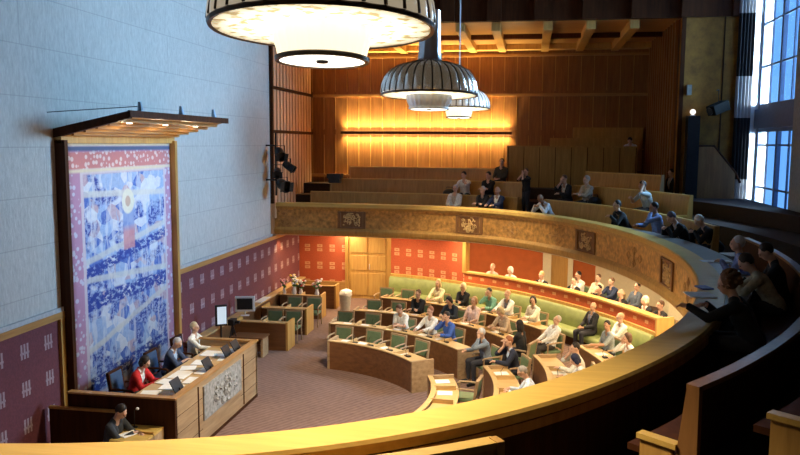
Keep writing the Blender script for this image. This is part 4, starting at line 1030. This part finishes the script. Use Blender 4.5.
def hairmesh(kind):
    mb = MB()
    if kind == 'short': mb.ell((0, -.028, .034), (.084, .096, .104), 16, 12)
    elif kind == 'crop': mb.ell((0, -.024, .026), (.080, .094, .102), 16, 12)
    elif kind == 'curly':
        rnd = random.Random(2); mb.ell((0, -.035, .03), (.098, .10, .11), 16, 12)
        for k in range(60):
            a, b_ = rnd.uniform(0, 6.3), rnd.uniform(-.6, 1.4); mb.ell((.1*math.cos(a)*math.cos(b_), -.045+.1*math.sin(a)*math.cos(b_)-.01, .03+.11*math.sin(b_)), (.028, .028, .028), 6, 5)
    elif kind == 'long':
        mb.ell((0, -.030, .034), (.088, .098, .106), 16, 12); mb.ell((0, -.07, -.05), (.085, .055, .14), 14, 10)
        for sx in (-1, 1): mb.ell((sx*.078, -.02, -.06), (.028, .045, .11), 8, 8)
    elif kind == 'bob':
        mb.ell((0, -.03, .03), (.094, .10, .108), 16, 12)
        for sx in (-1, 1): mb.ell((sx*.08, -.02, -.03), (.026, .05, .07), 8, 8)
        mb.ell((0, -.07, -.02), (.08, .05, .09), 12, 8)
    elif kind == 'ring': mb.ell((0, -.045, -.01), (.084, .07, .06), 14, 9)
    return mb.mesh('hair', None, True)
HAIR = {}
EYE_ME = MB().ell((0, 0, 0), (.011, .007, .007), 8, 6).mesh('eye', BLACK, True); LIP = MB().ell((0, 0, 0), (.022, .008, .006), 8, 6).mesh('mouth', plain('lips', (.45, .16, .13)), True)
MATC = {}
def cmat(c, pre='cloth'):
    k = (pre,)+tuple(c)
    if k not in MATC: MATC[k] = plain(pre, c, .85 if pre == 'cloth' else .6, noise=.2, nscale=25)
    return MATC[k]
WH, NAVY, BLK, GRY, LBL, BLU = (.78, .77, .74), (.02, .03, .07), (.015, .015, .018), (.25, .27, .29), (.42, .52, .68), (.05, .12, .45)
HB, HD, HBL, HG, HR = (.10, .05, .025), (.018, .012, .01), (.55, .40, .18), (.50, .50, .50), (.28, .10, .04)
POSES = dict(write=(18, 22, 0, ('table', 'table'), 0), read=(14, 28, 0, ('table', 'fold'), 0), up=(4, 2, 0, ('table', 'table'), 0), chin=(12, 6, 8, ('table', 'chin'), 0), chinl=(12, 6, -8, ('chin', 'table'), 0),
    lap=(-6, 0, 12, ('lap', 'lap'), 0), back=(-20, -4, 0, ('lap', 'lap'), 0), rail=(30, -14, 0, ('rail', 'fold'), 0), reach=(26, 6, 10, ('reach', 'rail'), 0), bow=(34, 18, 0, ('rail', 'rail'), 0), temple=(20, 8, -6, ('temple', 'rail'), 0),
    clasp=(2, 0, 20, ('clasp', 'clasp'), 1), stand=(4, 6, 10, ('down', 'down'), 1), fold=(6, 4, -10, ('fold', 'fold'), 0), side=(6, 4, 35, ('table', 'lap'), 0))
def link_child(name, me, root, mat, Mx=None):
    o = bpy.data.objects.new(name, me); C.objects.link(o); o.parent = root
    if mat: o.material_slots[0].link = 'OBJECT'; o.material_slots[0].material = mat
    if Mx is not None: o.matrix_local = Mx
    return o
def person(x, y, z, rz, pose, label, top='long', tc_=WH, front=None, legs=(.03, .03, .04), hair='short', hc_=HB, skin=0, group=None, s=1.0):
    R = body(POSES[pose]); o = bpy.data.objects.new('person', R['body']); C.objects.link(o)
    o.material_slots[0].link = 'OBJECT'; o.material_slots[0].material = SKINM[skin]
    o.location = (x, y, z); o.rotation_euler = (0, 0, rz); o.scale = (s, s, s); tag(o, label, 'person', group)
    nm = {'long': 'sweater', 'short': 'shirt', 'jacket': 'jacket'}[top]
    link_child(nm, R[top], o, cmat(tc_))
    if top == 'jacket': link_child('shirt_front', R['front'], o, cmat(front or WH))
    link_child('trousers', R['trousers'], o, cmat(legs)); link_child('shoes', R['shoes'], o, BLACK)
    if hair:
        if hair not in HAIR:
            HAIR[hair] = hairmesh(hair); HAIR[hair].materials.append(BLACK)
        link_child('hair', HAIR[hair], o, cmat(hc_, 'hair'), R['HT'])
    for sx in (-1, 1): link_child('eye', EYE_ME, o, None, R['HT'] @ Matrix.Translation((sx*.031, .083, .006)))
    link_child('mouth', LIP, o, None, R['HT'] @ Matrix.Translation((0, .088, -.055)))
    return o
def place(px, py, floor, face, pose, label, **k):
    """put the head at the sight line, the seat on the given floor; face = the point looked at"""
    R = body(POSES[pose]); hl = R['head']; a = at(px, py, z=floor+hl.z)
    d = V2(face[0]-a.x, face[1]-a.y).normalized(); rz = rot_to(d.x, d.y); ox = Matrix.Rotation(rz, 4, 'Z') @ Vector((hl.x, hl.y, 0))
    return person(a.x-ox.x, a.y-ox.y, floor+.001, rz, pose, label, **k)
CEN = (-6.6, 14.2)
PCH = '%s'
def desk_person(key, px, py, pose, label, chair_label, Roff=.80, face=None, **k):
    R = body(POSES[pose]); hl = R['head']; a = ang_of(key, px, py, hl.z, Roff-hl.y)
    p = seat_pos(key, a, Roff); cx, cy, _ = DESKS[key]; rz = rot_to(cx-p.x, cy-p.y)
    person(p.x, p.y, .001, rz, pose, label, **k); place_chair(p.x, p.y, rz, 0, chair_label); unit(key, a, label)
    return a
units = []
def clampa(key, a, m_=2.6):
    d = math.degrees(a); lo, hi = min(RANGES[key], key=lambda r: max(r[0]-d, d-r[1], 0)); return math.radians(min(hi-m_, max(lo+m_, d)))
def unit(key, a, who):
    a = clampa(key, a, 3.5)
    p = seat_pos(key, clampa(key, a-.35/DESKS[key][2]), .28); cx, cy, _ = DESKS[key]; rz = rot_to(cx-p.x, cy-p.y)
    if not units:
        t = thing('conference_unit', '', 'microphone', (p.x, p.y, .661), rz); MB().prism([(-.07, -.05), (.07, -.05), (.07, .05), (-.07, .05)], 0, .035).build('base', BLACK, t); MB().tube([(0, .04, .03), (0, .06, .16), (0, .0, .24)], .006, 5).build('gooseneck', BLACKM, t)
        units.append(t)
    else: t = dup(units[0], (p.x, p.y, .661), rz); units.append(t)
    t['label'] = 'microphone before the ' + ' '.join(who.split()[:12]); t['group'] = 'desk microphones'
    p = seat_pos(key, clampa(key, a-.06/DESKS[key][2]), .30)
    papers(p.x, p.y, .660, .22, .30, rz+.1, 'white paper before the ' + ' '.join(who.split()[:12]))

# podium
for (y_, pose, lab, kw) in ((13.32, 'write', 'woman in red jacket with dark hair leaning over papers at podium', dict(top='jacket', tc_=(.55, .02, .02), front=WH, hair='bob', hc_=HD)),
        (14.75, 'read', 'grey haired man in navy suit and light blue shirt at podium', dict(top='jacket', tc_=(.05, .07, .13), front=LBL, hair='crop', hc_=HG)),
        (15.95, 'up', 'blonde woman in white jacket sitting upright at far podium seat', dict(top='long', tc_=(.85, .80, .70), hair='short', hc_=(.62, .48, .27)))):
    person(-7.46, y_, .332, rot_to(1, 0), pose, lab, s=.97, **kw)
place(121, 412, 0, (-5.8, 11.4), 'read', 'dark haired clerk in black reading papers at the low desk', top='long', tc_=(.03, .035, .045), hair='short', hc_=HD)
papers(-6.55, 11.5, .802, .2, .32, -.5, 'small white open notebook on the clerk desk')
t = thing('desk_lamp', 'small dark gooseneck lamp on the clerk desk', 'lamp', (-6.62, 11.8, .801)); MB().lathe([(.001, 0), (.05, 0), (.05, .015), (.001, .02)], 12).build('base', BLACK, t); MB().tube([(0, 0, .01), (0, 0, .3), (.06, -.02, .36)], .008, 6).build('neck', BLACKM, t); MB().ell((.08, -.03, .35), (.03, .03, .025), 8, 6).build('lamp_head', WHITEP, t)
# empty chairs behind desks
for key, px, py, l in (('A', 343, 337, 'leftmost empty green chair at the frontmost curved desk'), ('A', 373, 340, 'second empty green chair at the frontmost curved desk'), ('A', 397, 346, 'third empty green chair at the frontmost curved desk'), ('A', 420, 354, 'rightmost empty green chair turned at the frontmost curved desk end'),
        ('B', 345, 319.5, 'leftmost empty green chair at the second curved desk'), ('B', 372, 322, 'empty green chair left of the man in white T-shirt'), ('Cc', 374, 306.5, 'leftmost empty green chair at the third curved desk'), ('Cc', 398, 308, 'empty green chair left of the man in black shirt'),
        ('D', 386, 294, 'leftmost empty green chair at the rearmost curved desk'), ('D', 407, 295, 'second empty green chair at the rearmost curved desk')):
    a = ang_of(key, px, py, .82, 1.0); p = seat_pos(key, a, .80); cx, cy, _ = DESKS[key]; place_chair(p.x, p.y, rot_to(cx-p.x, cy-p.y), 0, l)
    unit(key, a, ('empty ' + l.replace('empty ', '')).replace(' green chair', ' chair') if False else l)
a = at(466, 384, z=.7); place_chair(a.x, a.y, rot_to(-1, .15), 0, 'single empty green armchair at the short front desk across the aisle')
for y_, l in ((15.75, 'white paper at the upper place of the short front desk'), (15.0, 'white paper at the lower place of the short front desk')):
    ang = math.asin((y_-14.68)/3.95); papers(-5.57+3.98*math.cos(ang), y_, .66, .3, .24, ang, l)
# delegates
sh = dict
desk_person('B', 399, 320, 'read', 'man in white T-shirt with dark hair reading at second curved desk', 'green chair under the man in white T-shirt', top='short', tc_=WH, hc_=HB)
desk_person('B', 430, 325, 'up', 'brown haired man in white shirt looking up at second curved desk', 'green chair under the man in white shirt at second desk', tc_=WH, hc_=HR)
desk_person('B', 446.5, 331, 'chin', 'dark haired youth in royal blue sweater leaning on second curved desk', 'green chair under the youth in blue sweater', tc_=BLU, hc_=HD)
desk_person('Cc', 418, 306, 'fold', 'brown haired man in black shirt at the third curved desk', 'green chair under the man in black shirt', tc_=BLK, hc_=HB)
desk_person('Cc', 449, 308, 'write', 'dark haired person in black top bowed at third curved desk', 'green chair under the bowed person in black', tc_=(.02, .03, .05), hc_=HD, hair='bob')
desk_person('Cc', 474, 313, 'lap', 'woman in white and pink top at the third curved desk', 'green chair under the woman in white and pink', tc_=(.80, .60, .55), hc_=(.45, .25, .12), hair='bob', top='short')
desk_person('Cc', 500, 320, 'write', 'blonde woman in patterned beige top at third curved desk', 'green chair under the woman in patterned beige', tc_=(.55, .42, .30), hc_=(.55, .42, .25), hair='bob')
desk_person('D', 438, 293, 'up', 'blonde woman in pale yellow top at the rearmost desk', 'green chair under the woman in pale yellow', tc_=(.78, .68, .42), hc_=HBL, hair='long')
desk_person('D', 463, 297, 'fold', 'blonde woman in black top at the rearmost desk', 'green chair under the blonde woman in black', tc_=BLK, hc_=(.75, .62, .38), hair='bob')
desk_person('D', 489, 300, 'chin', 'dark haired woman in teal top at the rearmost desk', 'green chair under the woman in teal', tc_=(.18, .42, .32), hc_=HD)
desk_person('D', 507, 300, 'up', 'man in white shirt and dark tie at the rearmost desk', 'green chair under the white shirted man with tie', top='jacket', tc_=WH, front=(.12, .12, .16), hc_=(.5, .3, .18))
desk_person('D', 533, 308, 'side', 'dark haired woman in white top turning at the rearmost desk', 'green chair under the woman turning in white', tc_=(.80, .74, .60), hc_=HD, hair='bob')
# at the aisle ends
def seated(px, py, face, pose, label, cl, **k):
    o = place(px, py, 0, face, pose, label, **k); place_chair(o.location.x, o.location.y, o.rotation_euler[2], 0, cl); return o
seated(481, 333, (-5, 15.5), 'chinl', 'grey haired man in blue grey shirt at aisle end, hand at face', 'green chair under the grey haired man at the aisle', tc_=(.20, .24, .30), hc_=HG, hair='crop')
seated(519, 325, (-3, 20), 'fold', 'long black haired woman in black sitting sideways in the aisle', 'light wooden chair under the black haired woman in black', tc_=BLK, hc_=HD, hair='long', top='short')
seated(557, 320, (-3, 17.5), 'back', 'man in white shirt reclining in a wooden armchair by rearmost desk', 'wooden armchair in which the reclining man sits', tc_=WH, hc_=(.45, .40, .36), hair='crop', legs=(.05, .045, .045))
desk_person('B', 508.5, 361, 'chin', 'red haired man in dark suit leaning on second desk across aisle', 'green chair under the red haired man in suit', top='jacket', tc_=(.02, .025, .05), front=LBL, hc_=HR)
desk_person('B', 521, 372, 'write', 'grey haired man in light blue shirt bowed over desk across aisle', 'green chair under the man in light blue shirt', tc_=(.60, .68, .80), hc_=(.28, .26, .24), hair='crop')
desk_person('Cc', 575, 347, 'chin', 'dark haired person in white and navy top at third desk', 'green chair under the person in white and navy', top='jacket', tc_=(.65, .66, .62), front=(.03, .05, .12), hc_=HD)
desk_person('Cc', 580, 360, 'write', 'person in navy top with blue black hair bowed low', 'green chair under the bowed person in navy', tc_=(.70, .70, .70), hc_=(.01, .015, .05), hair='bob')
desk_person('D', 607, 333, 'side', 'short haired man in grey T-shirt turned at the rearmost desk', 'green chair under the man in grey T-shirt', top='short', tc_=(.28, .32, .33), hc_=HD, skin=1)
desk_person('D', 627, 347, 'chin', 'brown haired woman in white at the end of rearmost desk', 'green chair under the brown haired woman in white', tc_=WH, hc_=HB, hair='bob')
# on the green bench
def on_bench(px, py, pose, label, **k):
    R = body(POSES[pose]); hl = R['head']; best = None
    for i in range(len(WP)):
        q = WP[i][0]-WP[i][1]*(.33+hl.y); u_ = proj((q.x, q.y, hl.z)); d = abs(u_[0]-px)
        if best is None or d < best[0]: best = (d, i)
    p, n = WP[best[1]]; q = p-n*.33; return person(q.x, q.y, .001, rot_to(-n.x, -n.y), pose, label, **k)
on_bench(593, 307, 'lap', 'bald man in black suit sitting alone on the green bench', top='jacket', tc_=BLK, front=(.12, .13, .18), hair='ring', hc_=HB, skin=1)
on_bench(622, 317, 'fold', 'man in white shirt sitting on bench right of black suit', tc_=WH, hc_=(.45, .28, .16), hair='crop', legs=(.35, .33, .30))
def bag(px, py, z, label, s=1.0, col=BLACK, off=.0):
    a = at(px, py, z=z+.15); rnd = random.Random(px); mb = MB().ell((0, 0, .16*s), (.24*s, .14*s, .17*s), 14, 10); mb.v = [(x, y, max(0, z_)+.0) for x, y, z_ in mb.v]
    t = thing('shoulder_bag', label, 'bag', (a.x, a.y, z), rnd.uniform(-.6, .6)); mb.build('body', col, t, True); MB().tube([(-.18*s, 0, .2*s), (-.1*s, .02, .38*s), (.1*s, .02, .38*s), (.18*s, 0, .2*s)], .012, 6).build('strap', col, t)
bag(570, 316, .452, 'large black bag lying on bench left of the black suit man', 1.25)
bag(545, 307, .452, 'small dark bag on the green bench behind rearmost desk')
bag(630, 327, .452, 'grey and white bag at the right end of the green bench', 1.1, plain('bag_grey', (.30, .32, .30)))
# spectators behind the low red wall
LF = .30
def low(px, py, pose, label, back=.72, fl=LF, **k):
    R = body(POSES[pose]); hl = R['head']; best = None
    for i in range(len(WP)):
        q = WP[i][0]+WP[i][1]*(back-hl.y); u_ = proj((q.x, q.y, fl+hl.z)); d = abs(u_[0]-px)
        if best is None or d < best[0]: best = (d, i)
    p, n = WP[best[1]]; q = p+n*back; rz = rot_to(-n.x, -n.y)
    place_chair(q.x, q.y, rz, fl+.001, 'green chair under the ' + ' '.join(label.split()[:11]))
    return person(q.x, q.y, fl+.001, rz, pose, label, **k)
low(491, 265, 'lap', 'man in pink shirt behind low red wall near left corner', tc_=(.80, .50, .44), hair='crop', hc_=(.45, .32, .22))
low(512, 272, 'fold', 'grey haired woman in white behind low red wall', tc_=WH, hc_=HG, hair='bob')
low(541, 277, 'up', 'blonde person in dark jacket beside the cream pillar', top='jacket', tc_=BLK, front=WH, hc_=HBL)
low(574, 283, 'lap', 'dark haired person in black jacket first right of red doorway', top='jacket', tc_=BLK, front=WH, hc_=HB)
low(598, 290, 'chin', 'person in black with reddish face behind the red wall', tc_=BLK, hc_=HD, hair='crop')
low(620, 294, 'up', 'bald man in black T-shirt in front row behind red wall', top='short', tc_=BLK, hair='ring', hc_=HBL)
low(644, 303, 'fold', 'blonde person in black with white scarf behind red wall', top='jacket', tc_=BLK, front=WH, hc_=(.75, .65, .45), hair='bob')
low(661, 311, 'up', 'dark clothed person nearest the end post of red wall', tc_=BLK, hc_=HB)
low(579, 272, 'fold', 'rear row person in white top beside the red doorway', back=1.75, fl=.30, tc_=WH, hc_=HD)
low(596, 279, 'lap', 'rear row person in cream top behind black clothed ones', back=1.75, fl=.30, tc_=(.75, .70, .5), hc_=HB)
low(612, 285, 'up', 'rear row person in navy top behind the bald man', back=1.75, fl=.30, tc_=NAVY, hc_=HB)
low(637, 293, 'lap', 'rear row person in dark grey behind blonde in scarf', back=1.75, fl=.30, tc_=(.08, .1, .14), hc_=HD)
for px, l in ((478, 'empty green chair in the left corner behind low red wall'), (529, 'empty green chair between grey haired woman and dark jacket')):
    best = min(range(len(WP)), key=lambda i: abs(proj((WP[i][0].x+WP[i][1].x*.9, WP[i][0].y+WP[i][1].y*.9, 1.1))[0]-px)); p, n = WP[best]; q = p+n*.75
    place_chair(q.x, q.y, rot_to(-n.x, -n.y), LF+.001, l)
# balcony spectators
def gal(px, py, row, pose, label, off=None, **k):
    f = {1: 3.0, 2: 3.42, 3: 3.84}[row]; off = off or {1: O1-.24, 2: O2-.24, 3: O3-.24}[row]
    R = body(POSES[pose]); hl = R['head']; best = None
    for i in range(5, NR-5):
        q = RIM[i][0]+RIM[i][1]*(off-hl.y); u_ = proj((q.x, q.y, f+hl.z)); d = math.hypot(u_[0]-px, 1.5*(u_[1]-py))
        if q.y < 1.5: continue
        if best is None or d < best[0]: best = (d, i)
    p, n = RIM[best[1]]; q = p+n*off; return person(q.x, q.y, f+.001, rot_to(-n.x, -n.y), pose, label, **k)
gal(457.5, 189, 1, 'lap', 'grey haired woman in white jacket in front gallery row', top='jacket', tc_=WH, front=(.6, .5, .4), hc_=HG, off=.98)
gal(483, 189.5, 1, 'fold', 'grey haired man all in black in front gallery row', tc_=BLK, hc_=HG, hair='crop')
gal(499, 190, 1, 'up', 'bald man in dark suit in front gallery row by aisle', top='jacket', tc_=NAVY, front=WH, hair='ring', hc_=HG)
gal(541, 197, 1, 'bow', 'bald brown skinned man in pale jacket leaning on balcony rail', tc_=(.55, .56, .60), hair=None, skin=2, off=.95)
gal(464, 176, 2, 'chinl', 'dark haired man in white T-shirt in the second gallery row', top='short', tc_=WH, hc_=HD)
gal(485, 177.5, 2, 'fold', 'dark haired person in black in second gallery row', tc_=BLK, hc_=HD)
gal(498, 167, 3, 'lap', 'black haired man in dark olive jacket alone in third row', tc_=(.05, .05, .04), hc_=HD)
gal(562.5, 180, 2, 'chin', 'dark haired woman in black jacket over white, hand at mouth', top='jacket', tc_=BLK, front=WH, hc_=HB)
gal(585, 184, 2, 'fold', 'person with glasses in beige jacket beside black bag', tc_=(.45, .40, .32), hc_=(.35, .3, .25))
gal(620, 200, 1, 'rail', 'dark haired man in black sweater resting hands on rail', tc_=BLK, hc_=HD, off=.95)
gal(642, 190, 2, 'temple', 'dark haired man in pale shirt with head on hand', tc_=(.50, .54, .55), hc_=HD, skin=1, top='short')
gal(656, 197, 1, 'chinl', 'dark haired man in blue shirt leaning on the dark counter', tc_=(.22, .32, .62), hc_=HD, off=1.05, skin=1)
def galr(px, py, row, pose, label, **k):
    f = {1: 3.0, 2: 3.42, 3: 3.84}[row]; hl = body(POSES[pose])['head']; a = at(px, py, z=f+hl.z); i = rim_near(a, 1.0); n = RIM[i][1]
    return place(px, py, f, (a.x-n.x*3, a.y-n.y*3), pose, label, **k)
gal(677, 210, 1, 'bow', 'person in black and white bent over the counter', top='jacket', tc_=BLK, front=(.5, .55, .75), hc_=(.10, .10, .16), off=1.1)
galr(699, 221, 1, 'bow', 'white haired man in black coat writing at the counter', tc_=BLK, hc_=(.70, .70, .70))
galr(737, 244, 1, 'rail', 'white haired man in blue shirt leaning on counter before papers', tc_=(.25, .34, .70), hc_=(.62, .64, .66))
galr(746, 263, 1, 'bow', 'black haired person in beige pullover bent over right counter', tc_=(.42, .38, .28), hc_=HD)
galr(727, 284, 1, 'reach', 'curly brown haired person in black with arm on rail', tc_=BLK, hc_=(.16, .08, .04), hair='curly')
galr(766, 252, 1, 'read', 'dark figure seated behind the others beneath the window', tc_=BLK, hc_=HD)
a = at(528, 163, z=4.6); i_ = ri(529, 1.75, 4.6); p, n = RIM[i_]; q = p+n*1.75
person(q.x, q.y, 3.421, rot_to(-n.x-.4, -n.y), 'clasp', 'standing person in long black clothes with clasped hands in aisle', top='short', tc_=BLK, hc_=HB, skin=0, s=.86)
a = at(632, 141, y=27.45); person(a.x, 27.5, 4.76, rot_to(-.3, -1), 'bow', 'person in white shirt bent forward on the rear stand', tc_=(.75, .75, .8), hc_=HD, s=.95)
a = at(671, 170, y=23.6); person(a.x, 23.3, 3.42, rot_to(-1, -.5), 'stand', 'dark clothed standing figure at right end of the benches', top='jacket', tc_=BLK, front=(.4, .45, .5), hc_=HD, s=.9)
def row_bag(px, off, z, label, **k):
    i = rim_index(px, off, z); q = RIM[i][0]+RIM[i][1]*off; u_ = proj((q.x, q.y, z+.15)); bag(u_[0], u_[1], z, label, **k)
row_bag(594, O2-.24, 3.842, 'black bag on the second gallery bench beside beige jacket')
row_bag(448, O2-.24, 3.842, 'dark folded coat on bench left of white T-shirt man')
# papers on the right counter
for (px, py, w, d, r, l) in ((733, 254, .3, .4, .3, 'white sheet farthest right on grey counter before blue shirt man'), (716, 261, .5, .22, .1, 'long white sheet lying across the grey counter'), (700, 295, .34, .36, .1, 'white paper stack on counter beside curly haired person')):
    a = at(px, py, z=3.72); papers(a.x, a.y, 3.7155 if px == 700 else 3.706, w, d, r, l, PAPERB)
papers(at(704, 288, z=3.72).x, at(704, 288, z=3.72).y, 3.716, .16, .24, .3, 'small blue notebook under the reaching arm', plain('blue_cover', (.10, .14, .40)), .02, 'notebook', 'notebook')

# ------------------------------------------------------------------ light
sc = bpy.context.scene
w = bpy.data.worlds.new('world'); sc.world = w; w.use_nodes = True; bg = w.node_tree.nodes['Background']
bg.inputs[0].default_value = (.17, .40, .90, 1); bg.inputs[1].default_value = 1.35
def light(kind, loc, e, col, size=.2, rot=None, spot=None, sy=None, portal=False, blend=.6):
    l = bpy.data.lights.new('light', kind); l.energy = e; l.color = col
    if kind == 'AREA':
        l.size = size
        if sy: l.shape = 'RECTANGLE'; l.size_y = sy
        if portal: l.cycles.is_portal = True
    else: l.shadow_soft_size = size
    if kind == 'SPOT': l.spot_size = spot; l.spot_blend = blend
    o = bpy.data.objects.new(kind.lower()+'_light', l); C.objects.link(o); o.location = loc
    if rot is not None: o.rotation_euler = rot
    return o
def aim(o, tgt): o.rotation_euler = (Vector(tgt)-o.location).to_track_quat('-Z', 'Y').to_euler()
for a, b in wins:
    light('AREA', (6.48, (a+b)/2, (Z0+Z1)/2), 1, (1, 1, 1), Z1-Z0, (0, PI/2, 0), sy=b-a, portal=True)
    o = light('AREA', (6.95, (a+b)/2+.3, 8.4), 2700, (.50, .74, 1), 5.4, (0, PI/2, 0), sy=b-a+.6)
    o.data.spread = math.radians(100); aim(o, (WX, 14.2, 6.6))
    o = light('AREA', (7.6, b-2.6, 7.2), 230, (.80, .90, 1), .5, (0, 0, 0), sy=7); aim(o, (6.35, b, 7.0)); o.data.spread = .35  # extra lamp outside, added to whiten the window reveal
WARM = (1, .74, .42)
for c, e in ((C1, 1300), (C2, 3000), (C3, 1200)):
    o = light('SPOT', (c[0], c[1], c[2]-.3), e, (1, .80, .52), .3, (0, 0, 0), spot=(1.7 if c is C3 else 2.15), blend=.5)
# lamps under the balcony
for i in range(8, NR-4, 9):
    p, n = RIM[i]
    if p.y < 12: continue
    q = p+n*1.0; 
    if q.x > 5.5: continue
    light('AREA', (q.x, q.y, 2.60), 70, (1, .74, .42), .3, (0, 0, 0))
    light('AREA', (p.x+n.x*2.6, p.y+n.y*2.6, 2.60), 45, (1, .78, .48), .3, (0, 0, 0)) if p.x+n.x*2.6 < 5.7 and p.y+n.y*2.6 < 28 else None
light('AREA', (-3.92, RB-.12, 6.13), 340, (1, .74, .34), 6.3, (PI, 0, 0), sy=.05).data.spread = 1.5
light('AREA', (-3.92, RB-.12, 6.03), 260, (1, .74, .34), 6.3, (0, 0, 0), sy=.05).data.spread = 1.9
light('AREA', (-3.2, 25.5, 8.2), 60, (1, .70, .30), 6, (PI, 0, 0), sy=.3)  # added uplight without a fixture, brightens the recess ceiling
o = light('SPOT', (-8.1, 24.75, 2.6), 60, (1, .62, .25), .03, (0, 0, 0), spot=1.9)
for y in (13.0, 14.4, 15.8):
    light('POINT', (-7.35, y+.15, 5.75), 8, (1, .80, .5), .05)
    o = light('SPOT', (-7.2, y, 5.98), 9, (1, .85, .62), .04, spot=1.7); aim(o, (WX, y+.1, 3.0))
v = sc.view_settings; v.view_transform = 'Standard'; v.look = 'None'; v.gamma = 1; v.use_curve_mapping = False; v.exposure = .08
